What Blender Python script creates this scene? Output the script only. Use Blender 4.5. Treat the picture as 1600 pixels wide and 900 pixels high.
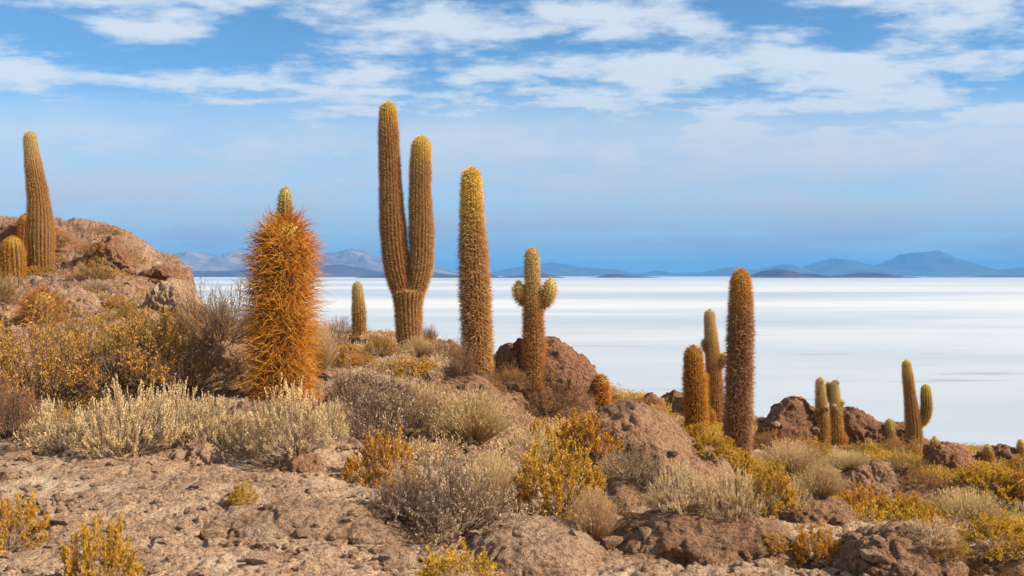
import bpy, math, random
import numpy as np
from mathutils import Vector

for o in list(bpy.data.objects):
    bpy.data.objects.remove(o)
SC = bpy.context.scene
COL = SC.collection
rng = np.random.default_rng(11)
random.seed(4)
R = math.radians

# ------------------------------------------------------------------ camera
F = 1555.0      # focal length in pixels of the 1600 px wide photograph
HY = 430.0      # eye level row
cd = bpy.data.cameras.new("camera")
cd.sensor_width = 36.0
cd.lens = 36.0 * F / 1600.0
cd.shift_y = -(450.0 - HY) / 1600.0
cd.clip_start = 0.1
cd.clip_end = 200000.0
cd.dof.use_dof = True
cd.dof.focus_distance = 15.5
cd.dof.aperture_fstop = 4.2
cam = bpy.data.objects.new("camera", cd)
cam.rotation_euler = (R(90), 0, 0)
COL.objects.link(cam)
SC.camera = cam
SC.render.resolution_x, SC.render.resolution_y = 1600, 900

# ------------------------------------------------------------------ colour management
vs = SC.view_settings
vs.view_transform = 'Standard'
vs.look = 'None'
vs.gamma = 1.0
vs.use_curve_mapping = False
vs.exposure = 1.0

# ------------------------------------------------------------------ sun
SUN_AZ, SUN_EL = R(106), R(36)
sd = bpy.data.lights.new("sun", 'SUN')
sd.energy = 5.0
sd.angle = R(0.53)
sd.color = (1.0, 0.88, 0.71)
sun = bpy.data.objects.new("sun", sd)
sdir = Vector((math.sin(SUN_AZ) * math.cos(SUN_EL), math.cos(SUN_AZ) * math.cos(SUN_EL), math.sin(SUN_EL)))
sun.rotation_euler = sdir.to_track_quat('Z', 'Y').to_euler()
sun.location = sdir * 60
COL.objects.link(sun)


# ------------------------------------------------------------------ node helpers
class NT:
    def __init__(s, tree):
        s.t = tree
        s.n = tree.nodes
        s.l = tree.links

    def add(s, typ, **kw):
        nd = s.n.new(typ)
        for k, v in kw.items():
            setattr(nd, k, v)
        return nd

    def put(s, sock, v):
        if v is None:
            return
        if isinstance(v, bpy.types.NodeSocket):
            s.l.new(v, sock)
        else:
            sock.default_value = v

    def math(s, op, a, b=None, c=None, clamp=False):
        nd = s.add('ShaderNodeMath', operation=op, use_clamp=clamp)
        s.put(nd.inputs[0], a)
        s.put(nd.inputs[1], b)
        s.put(nd.inputs[2], c)
        return nd.outputs[0]

    def mix(s, f, a, b, bt='MIX'):
        nd = s.add('ShaderNodeMix', data_type='RGBA', blend_type=bt)
        s.put(nd.inputs[0], f)
        s.put(nd.inputs[6], a if isinstance(a, bpy.types.NodeSocket) else (*a, 1))
        s.put(nd.inputs[7], b if isinstance(b, bpy.types.NodeSocket) else (*b, 1))
        return nd.outputs[2]

    def noise(s, vec, scale, detail=4, rough=0.55, dist=0.0):
        nd = s.add('ShaderNodeTexNoise')
        s.put(nd.inputs['Vector'], vec)
        nd.inputs['Scale'].default_value = scale
        nd.inputs['Detail'].default_value = detail
        nd.inputs['Roughness'].default_value = rough
        nd.inputs['Distortion'].default_value = dist
        return nd.outputs[0]

    def ramp(s, f, *stops):
        nd = s.add('ShaderNodeValToRGB')
        s.put(nd.inputs[0], f)
        e = nd.color_ramp.elements
        while len(e) < len(stops):
            e.new(0.5)
        for i, (p, c) in enumerate(stops):
            e[i].position = p
            e[i].color = (*c, 1) if len(c) == 3 else c
        return nd.outputs[0]

    def smooth(s, f, a, b):
        nd = s.add('ShaderNodeMapRange', interpolation_type='SMOOTHSTEP')
        s.put(nd.inputs[0], f)
        nd.inputs[1].default_value = a
        nd.inputs[2].default_value = b
        return nd.outputs[0]

    def mapping(s, vec, scale=(1, 1, 1), rot=(0, 0, 0), loc=(0, 0, 0)):
        nd = s.add('ShaderNodeMapping')
        s.put(nd.inputs[0], vec)
        nd.inputs[1].default_value = loc
        nd.inputs[2].default_value = rot
        nd.inputs[3].default_value = scale
        return nd.outputs[0]

    def attr(s, name):
        nd = s.add('ShaderNodeAttribute')
        nd.attribute_name = name
        return nd.outputs['Fac']


# ------------------------------------------------------------------ world: sky and clouds
W = bpy.data.worlds.new("World")
SC.world = W
W.use_nodes = True
nt = NT(W.node_tree)
nt.n.clear()
sky = nt.add('ShaderNodeTexSky', sky_type='NISHITA')
sky.sun_disc = False
sky.sun_elevation = SUN_EL
sky.sun_rotation = SUN_AZ
sky.altitude = 3600
sky.air_density = 1.25
sky.dust_density = 0.3
sky.ozone_density = 2.2
tc = nt.add('ShaderNodeTexCoord')
sep = nt.add('ShaderNodeSeparateXYZ')
nt.l.new(tc.outputs['Generated'], sep.inputs[0])
X, Y, Z = sep.outputs
# clouds live on a high flat layer: direction / height gives the layer position
zz = nt.math('MAXIMUM', nt.math('ADD', Z, 0.10), 0.02)
cb = nt.add('ShaderNodeCombineXYZ')
nt.put(cb.inputs[0], nt.math('DIVIDE', X, zz))
nt.put(cb.inputs[1], nt.math('DIVIDE', Y, zz))
P = cb.outputs[0]
n1 = nt.noise(nt.mapping(P, (0.95, 1.2, 1), (0, 0, R(12)), (3.1, 0.4, 0)), 2.3, 8, 0.55, 0.1)
n2 = nt.noise(nt.mapping(P, (1.0, 1.5, 1), (0, 0, R(-8)), (8.1, 4.4, 1)), 4.6, 8, 0.62, 0.25)
yy = nt.math('MAXIMUM', Y, 0.05)
U = nt.math('DIVIDE', X, yy)
V = nt.math('DIVIDE', Z, yy)


def blob(px, py, rx, ry, w, tilt=0.0):
    u = nt.math('SUBTRACT', U, (px - 800) / F)
    v = nt.math('SUBTRACT', V, (HY - py) / F)
    if tilt:
        v = nt.math('MULTIPLY_ADD', u, tilt, v)
    a = nt.math('POWER', nt.math('ABSOLUTE', nt.math('MULTIPLY', u, F / rx)), 2.0)
    b = nt.math('POWER', nt.math('ABSOLUTE', nt.math('MULTIPLY', v, F / ry)), 2.0)
    e = nt.math('EXPONENT', nt.math('MULTIPLY', nt.math('ADD', a, b), -1.0))
    return nt.math('MULTIPLY', e, w)


acc = None
for bb in [(930, 28, 150, 30, .30), (690, 50, 100, 40, .26), (500, 62, 60, 22, .22), (230, 45, 110, 15, .22, .1),
           (30, 113, 60, 20, .22), (240, 130, 120, 20, .24, .15), (500, 138, 120, 26, .22), (900, 140, 200, 35, .14),
           (1200, 130, 230, 60, .18), (1080, 175, 200, 34, .10), (1430, 18, 130, 34, .28), (1400, 115, 190, 40, .14),
           (1540, 160, 130, 60, .14), (1200, 235, 100, 22, .14), (1330, 200, 230, 34, .14), (1180, 262, 240, 14, .10), (540, 180, 120, 14, .14), (960, 210, 100, 20, -.30), (100, 180, 200, 24, -.14),
           (1190, 22, 40, 20, -.2), (370, 55, 70, 30, -.2), (1000, 72, 150, 14, -.2), (330, 190, 160, 22, -.12),
           (1330, 65, 120, 14, -.14), (80, 50, 130, 40, -.16), (600, 200, 130, 20, -.10), (1560, 60, 60, 20, -.1)]:
    g = blob(*bb)
    acc = g if acc is None else nt.math('ADD', acc, g)
n1 = nt.math('MULTIPLY_ADD', n1, 1.7, -0.35)
n4 = nt.noise(nt.mapping(tc.outputs['Generated'], (1, 1, 2.6), (0, 0, 0), (4.2, 1.3, 0.7)), 11.0, 9, 0.60, 0.25)
n1 = nt.math('ADD', n1, nt.math('MULTIPLY', nt.math('SUBTRACT', n4, 0.5), 1.1))
dens = nt.math('ADD', nt.math('ADD', n1, acc), nt.math('MULTIPLY', nt.math('SUBTRACT', n2, 0.5), 0.75))
# extra unseen cloud overhead and behind the viewer, added to whiten the fill light
dens = nt.math('ADD', dens, nt.math('MULTIPLY', nt.smooth(nt.math('SUBTRACT', Z, nt.math('MULTIPLY', Y, 1.2)), -0.55, 0.1), 0.16))
cl = nt.smooth(dens, 0.38, 0.82)
# thin high veil lower down
n3 = nt.noise(nt.mapping(P, (0.5, 0.8, 1), (0, 0, R(5)), (1, 7, 3)), 1.3, 7, 0.55, 0.2)
veil = nt.math('MULTIPLY', nt.smooth(V, 0.21, 0.12), nt.smooth(V, -0.02, 0.035))
veil = nt.math('MULTIPLY', veil, nt.math('ADD', nt.math('MULTIPLY', nt.smooth(n3, 0.40, 0.60), 0.24), nt.math('MULTIPLY_ADD', nt.smooth(n4, 0.38, 0.62), 0.24, 0.56)))
mask = nt.math('MAXIMUM', nt.math('MULTIPLY', cl, 0.90), veil)
bgS = nt.add('ShaderNodeBackground')
tint = nt.mix(1.0, sky.outputs[0], (0.66, 0.98, 1.10), 'MULTIPLY')
nt.put(bgS.inputs[0], tint)
bgS.inputs[1].default_value = 0.068
bgC = nt.add('ShaderNodeBackground')
ccol = nt.ramp(nt.math('MULTIPLY', V, 4.0), (0.0, (0.175, 0.215, 0.275)), (0.14, (0.225, 0.255, 0.31)), (0.30, (0.30, 0.325, 0.37)), (0.75, (0.385, 0.42, 0.46)))
nt.put(bgC.inputs[0], ccol)
bgC.inputs[1].default_value = 1.0
mx = nt.add('ShaderNodeMixShader')
nt.put(mx.inputs[0], mask)
nt.l.new(bgS.outputs[0], mx.inputs[1])
nt.l.new(bgC.outputs[0], mx.inputs[2])
wo = nt.add('ShaderNodeOutputWorld')
nt.l.new(mx.outputs[0], wo.inputs[0])


# ------------------------------------------------------------------ numpy noise
_perm = np.random.default_rng(5).permutation(1024)
_perm = np.concatenate([_perm, _perm, _perm]).astype(np.int64)
_g = np.random.default_rng(6).normal(size=(1024, 3))
_g /= np.linalg.norm(_g, axis=1)[:, None]


def pn(p):
    """gradient noise, p (N,3) -> about -1..1"""
    i = np.floor(p).astype(np.int64)
    f = p - i
    u = f * f * f * (f * (f * 6 - 15) + 10)
    i &= 1023
    out = 0
    for dx in (0, 1):
        wx = u[:, 0] if dx else 1 - u[:, 0]
        for dy in (0, 1):
            wy = u[:, 1] if dy else 1 - u[:, 1]
            for dz in (0, 1):
                wz = u[:, 2] if dz else 1 - u[:, 2]
                h = _perm[_perm[_perm[(i[:, 0] + dx) & 1023] + ((i[:, 1] + dy) & 1023)] + ((i[:, 2] + dz) & 1023)]
                g = _g[h]
                out = out + wx * wy * wz * (g[:, 0] * (f[:, 0] - dx) + g[:, 1] * (f[:, 1] - dy) + g[:, 2] * (f[:, 2] - dz))
    return out * 1.7


def fbm(p, oct=4, gain=0.5, lac=2.03):
    a, s = 1.0, 0
    for k in range(oct):
        s = s + a * pn(p + 17.3 * k)
        p = p * lac
        a *= gain
    return s


def ridged(p, oct=4, gain=0.5):
    a, s = 1.0, 0
    for k in range(oct):
        s = s + a * (1 - 2 * np.abs(pn(p + 31.7 * k)))
        p = p * 2.07
        a *= gain
    return s


def worley(p):
    """F1 and F2 distances"""
    i = np.floor(p).astype(np.int64)
    f1 = np.full(len(p), 9.0)
    f2 = np.full(len(p), 9.0)
    for dx in (-1, 0, 1):
        for dy in (-1, 0, 1):
            for dz in (-1, 0, 1):
                c = i + np.array([dx, dy, dz])
                cm = c & 1023
                h = _perm[_perm[_perm[cm[:, 0]] + cm[:, 1]] + cm[:, 2]]
                q = c + 0.5 + _g[h] * 0.45
                d = np.linalg.norm(p - q, axis=1)
                n = d < f1
                f2 = np.where(n, f1, np.minimum(f2, d))
                f1 = np.where(n, d, f1)
    return f1, f2


# ------------------------------------------------------------------ mesh helpers
def mesh(name, V_, faces, mat=None, smooth=True, attrs=None):
    """faces: list of (M,k) int arrays"""
    me = bpy.data.meshes.new(name)
    V_ = np.asarray(V_, dtype=np.float32)
    faces = [np.asarray(f, dtype=np.int32) for f in faces if len(f)]
    nl = sum(f.size for f in faces)
    npoly = sum(len(f) for f in faces)
    me.vertices.add(len(V_))
    me.vertices.foreach_set('co', V_.ravel())
    me.loops.add(nl)
    me.loops.foreach_set('vertex_index', np.concatenate([f.ravel() for f in faces]))
    me.polygons.add(npoly)
    tot = np.concatenate([np.full(len(f), f.shape[1], np.int32) for f in faces])
    st = np.concatenate([[0], np.cumsum(tot)[:-1]]).astype(np.int32)
    me.polygons.foreach_set('loop_start', st)
    me.polygons.foreach_set('loop_total', tot)
    me.polygons.foreach_set('use_smooth', np.full(npoly, smooth, dtype=bool))
    for k, v in (attrs or {}).items():
        a = me.attributes.new(k, 'FLOAT', 'POINT')
        a.data.foreach_set('value', np.asarray(v, dtype=np.float32))
    me.update(calc_edges=True)
    me.validate()
    if mat:
        me.materials.append(mat)
    return me


def tag(o, label=None, cat=None, group=None, kind=None):
    if label:
        o['label'] = label
    if cat:
        o['category'] = cat
    if group:
        o['group'] = group
    if kind:
        o['kind'] = kind
    return o


def link(name, me, parent=None, loc=(0, 0, 0)):
    o = bpy.data.objects.new(name, me)
    COL.objects.link(o)
    o.location = loc
    if parent:
        o.parent = parent
    return o


def empty(name, loc, rz=0.0):
    o = bpy.data.objects.new(name, None)
    COL.objects.link(o)
    o.location = loc
    o.rotation_euler = (0, 0, rz)
    o.empty_display_size = 0.2
    return o


def grid_faces(nr, nc, closed=False):
    i = np.arange(nr - 1)[:, None] * nc
    if closed:
        j = np.arange(nc)
        j2 = (j + 1) % nc
    else:
        j = np.arange(nc - 1)
        j2 = j + 1
    a = i + j
    b = i + j2
    return np.stack([a, b, b + nc, a + nc], -1).reshape(-1, 4)


class Geo:
    def __init__(s):
        s.v, s.t, s.q, s.a, s.b, s.n = [], [], [], [], [], 0

    def _push(s, V_, a, b):
        s.v.append(V_)
        s.a.append(a)
        s.b.append(b)
        k = s.n
        s.n += len(V_)
        return k

    def tubes(s, A, B, ra, rb, a=0.0, b=0.5, a1=None):
        """three-sided tapered bars from A to B"""
        n = len(A)
        D = B - A
        D = D / (np.linalg.norm(D, axis=1)[:, None] + 1e-9)
        ref = np.where(np.abs(D[:, 2:3]) > 0.9, np.array([[1., 0, 0]]), np.array([[0, 0, 1.]]))
        Uv = np.cross(D, ref)
        Uv /= np.linalg.norm(Uv, axis=1)[:, None] + 1e-9
        Vv = np.cross(D, Uv)
        ring = []
        ra = np.broadcast_to(ra, (n,))[:, None]
        rb = np.broadcast_to(rb, (n,))[:, None]
        for (C, r) in ((A, ra), (B, rb)):
            for k in range(3):
                t = k * 2.0944
                ring.append(C + r * (math.cos(t) * Uv + math.sin(t) * Vv))
        V_ = np.stack(ring, 1)
        aa = np.broadcast_to(a, (n,))
        a1 = aa if a1 is None else np.broadcast_to(a1, (n,))
        at = np.stack([aa] * 3 + [a1] * 3, 1).ravel()
        bt = np.repeat(np.broadcast_to(b, (n,)), 6)
        k0 = s._push(V_.reshape(-1, 3), at, bt)
        base = k0 + np.arange(n)[:, None] * 6
        for k in range(3):
            m = (k + 1) % 3
            s.q.append(base + np.array([k, m, m + 3, k + 3]))

    def cones(s, A, B, r, a=0.0, b=0.5):
        n = len(A)
        D = B - A
        D = D / (np.linalg.norm(D, axis=1)[:, None] + 1e-9)
        ref = np.where(np.abs(D[:, 2:3]) > 0.9, np.array([[1., 0, 0]]), np.array([[0, 0, 1.]]))
        Uv = np.cross(D, ref)
        Uv /= np.linalg.norm(Uv, axis=1)[:, None] + 1e-9
        Vv = np.cross(D, Uv)
        r = np.broadcast_to(r, (n,))[:, None]
        V_ = np.stack([A + r * (math.cos(t) * Uv + math.sin(t) * Vv) for t in (0, 2.0944, 4.1888)] + [B], 1)
        k0 = s._push(V_.reshape(-1, 3), np.repeat(np.broadcast_to(a, (n,)), 4), np.repeat(np.broadcast_to(b, (n,)), 4))
        base = k0 + np.arange(n)[:, None] * 4
        for f in ((0, 1, 3), (1, 2, 3), (2, 0, 3)):
            s.t.append(base + np.array(f))

    def blades(s, A, D, L, Wd, a=0.5, b=0.5, rs=None):
        """flat diamond leaves"""
        rs = rs or rng
        n = len(A)
        D = D / (np.linalg.norm(D, axis=1)[:, None] + 1e-9)
        rnd = rs.normal(size=(n, 3))
        S = np.cross(D, rnd)
        S /= np.linalg.norm(S, axis=1)[:, None] + 1e-9
        L = np.broadcast_to(L, (n,))[:, None]
        Wd = np.broadcast_to(Wd, (n,))[:, None]
        N_ = np.cross(D, S)
        V_ = np.stack([A, A + D * L * .5 + S * Wd * .5 + N_ * Wd * .15, A + D * L, A + D * L * .5 - S * Wd * .5 + N_ * Wd * .15], 1)
        k0 = s._push(V_.reshape(-1, 3), np.repeat(np.broadcast_to(a, (n,)), 4), np.repeat(np.broadcast_to(b, (n,)), 4))
        s.q.append(k0 + np.arange(n)[:, None] * 4 + np.array([0, 1, 2, 3]))

    def build(s, name, mat, smooth=False):
        V_ = np.concatenate(s.v)
        fs = []
        if s.t:
            fs.append(np.concatenate(s.t))
        if s.q:
            fs.append(np.concatenate(s.q))
        return mesh(name, V_, fs, mat, smooth, {'tip': np.concatenate(s.a), 'rnd': np.concatenate(s.b)})


# ------------------------------------------------------------------ materials
def newmat(name):
    m = bpy.data.materials.new(name)
    m.use_nodes = True
    t = NT(m.node_tree)
    t.n.clear()
    out = t.add('ShaderNodeOutputMaterial')
    return m, t, out


def earth_mat(name, cols, scale=1.0, bump=1.0, pale=0.25, rough=0.95):
    """cols = dark, mid, light, pale crust"""
    m, t, out = newmat(name)
    g = t.add('ShaderNodeNewGeometry').outputs['Position']
    big = t.noise(g, 0.55 * scale, 4, 0.55)
    med = t.noise(g, 4.5 * scale, 6, 0.62, 0.4)
    fin = t.noise(g, 26 * scale, 5, 0.68)
    vfin = t.noise(g, 95 * scale, 3, 0.7)
    c = t.ramp(t.math('ADD', t.math('MULTIPLY', med, 0.6), t.math('MULTIPLY', big, 0.4)),
               (0.33, cols[0]), (0.48, cols[1]), (0.66, cols[2]))
    c = t.mix(t.math('MULTIPLY', t.smooth(fin, 0.40, 0.62), 0.45), c, cols[2])
    c = t.mix(t.math('MULTIPLY', t.smooth(fin, 0.48, 0.34), 0.80), c, cols[0])
    pm = t.math('MULTIPLY', t.smooth(t.noise(g, 2.1 * scale, 7, 0.66, 0.6), 0.56, 0.70), t.smooth(vfin, 0.35, 0.6))
    c = t.mix(t.math('MULTIPLY', pm, pale), c, cols[3])
    c = t.mix(t.math('MULTIPLY', t.smooth(vfin, 0.55, 0.38), 0.62), c, tuple(x * 0.55 for x in cols[0]))
    vo = t.add('ShaderNodeTexVoronoi', feature='F1')
    t.put(vo.inputs['Vector'], t.mix(0.12, g, t.add('ShaderNodeTexNoise').outputs[1]) if False else g)
    vo.inputs['Scale'].default_value = 17 * scale
    h = t.math('ADD', t.math('MULTIPLY', med, 0.45), t.math('MULTIPLY', fin, 0.42))
    h = t.math('ADD', h, t.math('MULTIPLY', vfin, 0.10))
    h = t.math('ADD', h, t.math('MULTIPLY', vo.outputs['Distance'], -0.13))
    bp = t.add('ShaderNodeBump')
    bp.inputs['Strength'].default_value = 1.0
    bp.inputs['Distance'].default_value = 0.12 * bump
    t.put(bp.inputs['Height'], h)
    b = t.add('ShaderNodeBsdfPrincipled')
    t.put(b.inputs['Base Color'], c)
    b.inputs['Roughness'].default_value = rough
    b.inputs['Specular IOR Level'].default_value = 0.15
    t.put(b.inputs['Normal'], bp.outputs[0])
    t.l.new(b.outputs[0], out.inputs[0])
    return m


def plant_mat(name, c0, c1, alt, transl=0.3, rndpow=0.5):
    """c0 inner / old, c1 outer / fresh, alt = colour some sprigs take"""
    m, t, out = newmat(name)
    tip = t.attr('tip')
    rn = t.attr('rnd')
    c = t.mix(t.smooth(tip, 0.05, 0.9), c0, c1)
    c = t.mix(t.math('MULTIPLY', t.smooth(rn, rndpow, 1.0), 0.85), c, alt)
    oi = t.add('ShaderNodeObjectInfo').outputs['Random']
    hs = t.add('ShaderNodeHueSaturation')
    t.put(hs.inputs['Value'], t.math('MULTIPLY_ADD', t.math('FRACT', t.math('MULTIPLY', t.math('ADD', oi, rn), 7.0)), 0.36, 0.80))
    t.put(hs.inputs['Hue'], t.math('MULTIPLY_ADD', oi, 0.024, 0.483))
    t.put(hs.inputs['Color'], c)
    c = hs.outputs[0]
    b = t.add('ShaderNodeBsdfDiffuse')
    t.put(b.inputs[0], c)
    tr = t.add('ShaderNodeBsdfTranslucent')
    t.put(tr.inputs[0], c)
    mxx = t.add('ShaderNodeMixShader')
    mxx.inputs[0].default_value = transl
    t.l.new(b.outputs[0], mxx.inputs[1])
    t.l.new(tr.outputs[0], mxx.inputs[2])
    t.l.new(mxx.outputs[0], out.inputs[0])
    return m


M = {}
M['soil'] = earth_mat('soil_and_crust', [(0.20, 0.115, 0.072), (0.42, 0.27, 0.18), (0.58, 0.41, 0.285), (0.70, 0.57, 0.43)], 1.0, 1.0, 0.6)
M['rock'] = earth_mat('crusted_brown_rock', [(0.079, 0.036, 0.02), (0.243, 0.13, 0.071), (0.441, 0.256, 0.149), (0.603, 0.427, 0.277)], 1.1, 1.1, 0.3)
M['redrock'] = earth_mat('red_brown_rock', [(0.072, 0.03, 0.016), (0.218, 0.101, 0.054), (0.421, 0.218, 0.124), (0.638, 0.443, 0.297)], 1.0, 1.2, 0.25)
M['palerock'] = earth_mat('pale_crusted_rock', [(0.131, 0.07, 0.041), (0.34, 0.204, 0.126), (0.539, 0.355, 0.226), (0.696, 0.535, 0.368)], 1.3, 1.0, 0.6)

M['cream'] = plant_mat('cream_shrub_leaf', (0.20, 0.14, 0.095), (0.74, 0.575, 0.31), (0.64, 0.46, 0.21), 0.3)
M['yellow'] = plant_mat('golden_shrub_leaf', (0.30, 0.16, 0.035), (0.57, 0.335, 0.045), (0.58, 0.40, 0.075), 0.35)
M['gold'] = plant_mat('ochre_shrub_leaf', (0.22, 0.12, 0.045), (0.47, 0.26, 0.055), (0.42, 0.28, 0.07), 0.3)
M['rust'] = plant_mat('rusty_shrub_leaf', (0.17, 0.085, 0.035), (0.37, 0.18, 0.05), (0.34, 0.22, 0.08), 0.3)
M['grey'] = plant_mat('grey_brown_twig_leaf', (0.16, 0.105, 0.07), (0.58, 0.43, 0.265), (0.34, 0.22, 0.13), 0.25)
M['straw'] = plant_mat('straw_grass_blade', (0.28, 0.19, 0.11), (0.62, 0.455, 0.235), (0.54, 0.36, 0.15), 0.3)
M['olive'] = plant_mat('olive_leaf', (0.16, 0.10, 0.035), (0.42, 0.27, 0.06), (0.32, 0.22, 0.05), 0.3)
M['stem'] = plant_mat('dry_grey_stem', (0.15, 0.10, 0.07), (0.42, 0.30, 0.20), (0.28, 0.18, 0.115), 0.0)
M['darkstem'] = plant_mat('dark_brown_stem', (0.075, 0.05, 0.035), (0.20, 0.13, 0.085), (0.15, 0.09, 0.05), 0.0)
M['body'] = plant_mat('cactus_skin', (0.19, 0.11, 0.04), (0.34, 0.24, 0.06), (0.2, 0.12, 0.04), 0.0)
M['bodygold'] = plant_mat('felted_cactus_skin', (0.20, 0.12, 0.045), (0.36, 0.28, 0.10), (0.2, 0.13, 0.05), 0.0)
M['sp_brown'] = plant_mat('brown_cactus_spine', (0.62, 0.38, 0.13), (0.90, 0.70, 0.11), (0.74, 0.54, 0.28), 0.4, 0.45)
M['sp_grey'] = plant_mat('straw_cactus_spine', (0.58, 0.32, 0.09), (0.76, 0.62, 0.28), (0.72, 0.52, 0.2), 0.4, 0.5)
M['sp_orange'] = plant_mat('orange_cactus_spine', (0.61, 0.275, 0.04), (0.64, 0.28, 0.03), (0.74, 0.44, 0.10), 0.45, 0.4)
M['sp_red'] = plant_mat('red_brown_cactus_spine', (0.38, 0.15, 0.045), (0.50, 0.2, 0.04), (0.5, 0.27, 0.08), 0.4, 0.5)
M['sp_rusty'] = plant_mat('rusty_cactus_spine', (0.46, 0.25, 0.12), (0.74, 0.42, 0.06), (0.66, 0.45, 0.28), 0.4, 0.45)
M['sp_pale'] = plant_mat('pale_new_spine', (0.50, 0.38, 0.12), (0.66, 0.62, 0.30), (0.60, 0.52, 0.22), 0.4, 0.5)

# ------------------------------------------------------------------ terrain
CP = []
for px, pts in {
    -500: [(900, 5.2), (760, 7.4), (690, 9.4), (600, 13.5), (520, 19), (440, 26), (380, 32), (310, 40)],
    -150: [(900, 5.3), (760, 7.5), (690, 9.6), (600, 14), (525, 19), (460, 25), (400, 31), (330, 38)],
    0: [(900, 5.3), (760, 7.5), (690, 9.6), (600, 14), (530, 19), (470, 25), (420, 30), (345, 38)],
    150: [(900, 5.3), (780, 7.1), (710, 9), (640, 12), (560, 16), (480, 22), (425, 28), (358, 34)],
    230: [(900, 5.3), (710, 9), (600, 13.2), (510, 20), (456, 27), (386, 33)],
    285: [(900, 5.3), (712, 9), (610, 13), (525, 20), (492, 27), (455, 31)],
    330: [(900, 5.3), (715, 9), (620, 12.6), (545, 19), (500, 27), (490, 32)],
    440: [(900, 5.4), (720, 8.9), (630, 12), (565, 18), (530, 26), (522, 29)],
    560: [(900, 5.5), (760, 8.3), (680, 11), (600, 16), (545, 24), (528, 31)],
    640: [(900, 5.6), (780, 8.3), (690, 11), (620, 15), (562, 20), (538, 24), (532, 27)],
    740: [(900, 5.8), (800, 7.8), (700, 11), (640, 14.5), (585, 19), (565, 24)],
    830: [(900, 6), (800, 8.4), (700, 12), (640, 16), (592, 22), (580, 26)],
    930: [(900, 6), (820, 8), (740, 11), (680, 15), (640, 20), (612, 29)],
    1020: [(900, 6), (820, 8.2), (760, 11), (700, 15), (650, 22), (632, 31)],
    1150: [(900, 6), (820, 8.5), (770, 11.5), (715, 16), (680, 22), (663, 31)],
    1290: [(900, 6.3), (830, 9), (770, 13), (720, 20), (695, 30), (684, 35)],
    1430: [(900, 6.5), (830, 10), (770, 15), (720, 24), (695, 36)],
    1600: [(900, 7), (830, 11), (780, 16), (740, 26), (715, 44)],
    1800: [(900, 7.5), (830, 12), (790, 17), (755, 27), (735, 44)],
    2200: [(900, 8), (840, 13), (800, 18), (770, 28), (760, 44)],
}.items():
    for (py, d) in pts:
        CP.append((px, d, -(py - HY) / F * d))
    CP.append((px, 2.0, -1.6))
CP = np.array(CP)


def cpc(px, d):
    return np.stack([px / F * 1.6, np.log(d)], -1)


def tps(r2):
    return 0.5 * r2 * np.log(r2 + 1e-12)


_C = cpc(CP[:, 0], CP[:, 1])
_n = len(_C)
_K = tps(((_C[:, None] - _C[None]) ** 2).sum(-1)) + np.eye(_n) * 0.004
_Pm = np.concatenate([np.ones((_n, 1)), _C], 1)
_A = np.block([[_K, _Pm], [_Pm.T, np.zeros((3, 3))]])
_wt = np.linalg.solve(_A, np.concatenate([CP[:, 2], np.zeros(3)]))


def base_z(px, d):
    q = cpc(px, d)
    out = np.zeros(len(q))
    for s in range(0, len(q), 20000):
        qq = q[s:s + 20000]
        k = tps(((qq[:, None] - _C[None]) ** 2).sum(-1))
        out[s:s + 20000] = k @ _wt[:_n] + _wt[_n] + qq @ _wt[_n + 1:]
    return out


CR_PX = [-1200, -500, -150, 0, 150, 240, 300, 330, 440, 560, 640, 740, 830, 930, 1020, 1150, 1290, 1430, 1600, 1800, 2700]
CR_D = [44, 42, 40, 38, 36, 34, 32, 31, 29, 31, 27, 25, 26, 29, 31, 31, 35, 37, 44, 44, 44]

colpx = np.concatenate([np.linspace(-1300, -60, 90, endpoint=False), np.linspace(-60, 1660, 1020), np.linspace(1660, 2900, 91)[1:]])
rowd = np.exp(np.linspace(math.log(1.0), math.log(150), 900))
NC, NR = len(colpx), len(rowd)
# smooth surface on a coarse lattice, then bilinear
cpx = np.linspace(-1300, 2900, 260)
cdp = np.exp(np.linspace(0, math.log(60), 150))
GZ = base_z(np.tile(cpx, len(cdp)), np.repeat(cdp, len(cpx))).reshape(len(cdp), len(cpx))


def lerp2(px, d):
    fx = np.clip((px - cpx[0]) / (cpx[1] - cpx[0]), 0, len(cpx) - 1.001)
    fy = np.clip(np.log(d) / (math.log(60) / 149), 0, len(cdp) - 1.001)
    i, j = fx.astype(int), fy.astype(int)
    u, v = fx - i, fy - j
    return (GZ[j, i] * (1 - u) * (1 - v) + GZ[j, i + 1] * u * (1 - v) + GZ[j + 1, i] * (1 - u) * v + GZ[j + 1, i + 1] * u * v)


pxg = np.tile(colpx, NR)
dg = np.repeat(rowd, NC)
crest = np.interp(pxg, CR_PX, CR_D)
over = np.maximum(dg - crest, 0)
zg = lerp2(pxg, np.minimum(dg, crest)) - 0.62 * np.maximum(over - 1.5, 0) - np.where(over < 3, over ** 2 * 0.08, over * 0.48 - 0.72)
xg = (pxg - 800) / F * dg
pg = np.stack([xg, dg, np.zeros_like(xg)], 1)


def sstep(v, a, b):
    q = np.clip((v - a) / (b - a), 0, 1)
    return q * q * (3 - 2 * q)


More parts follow.
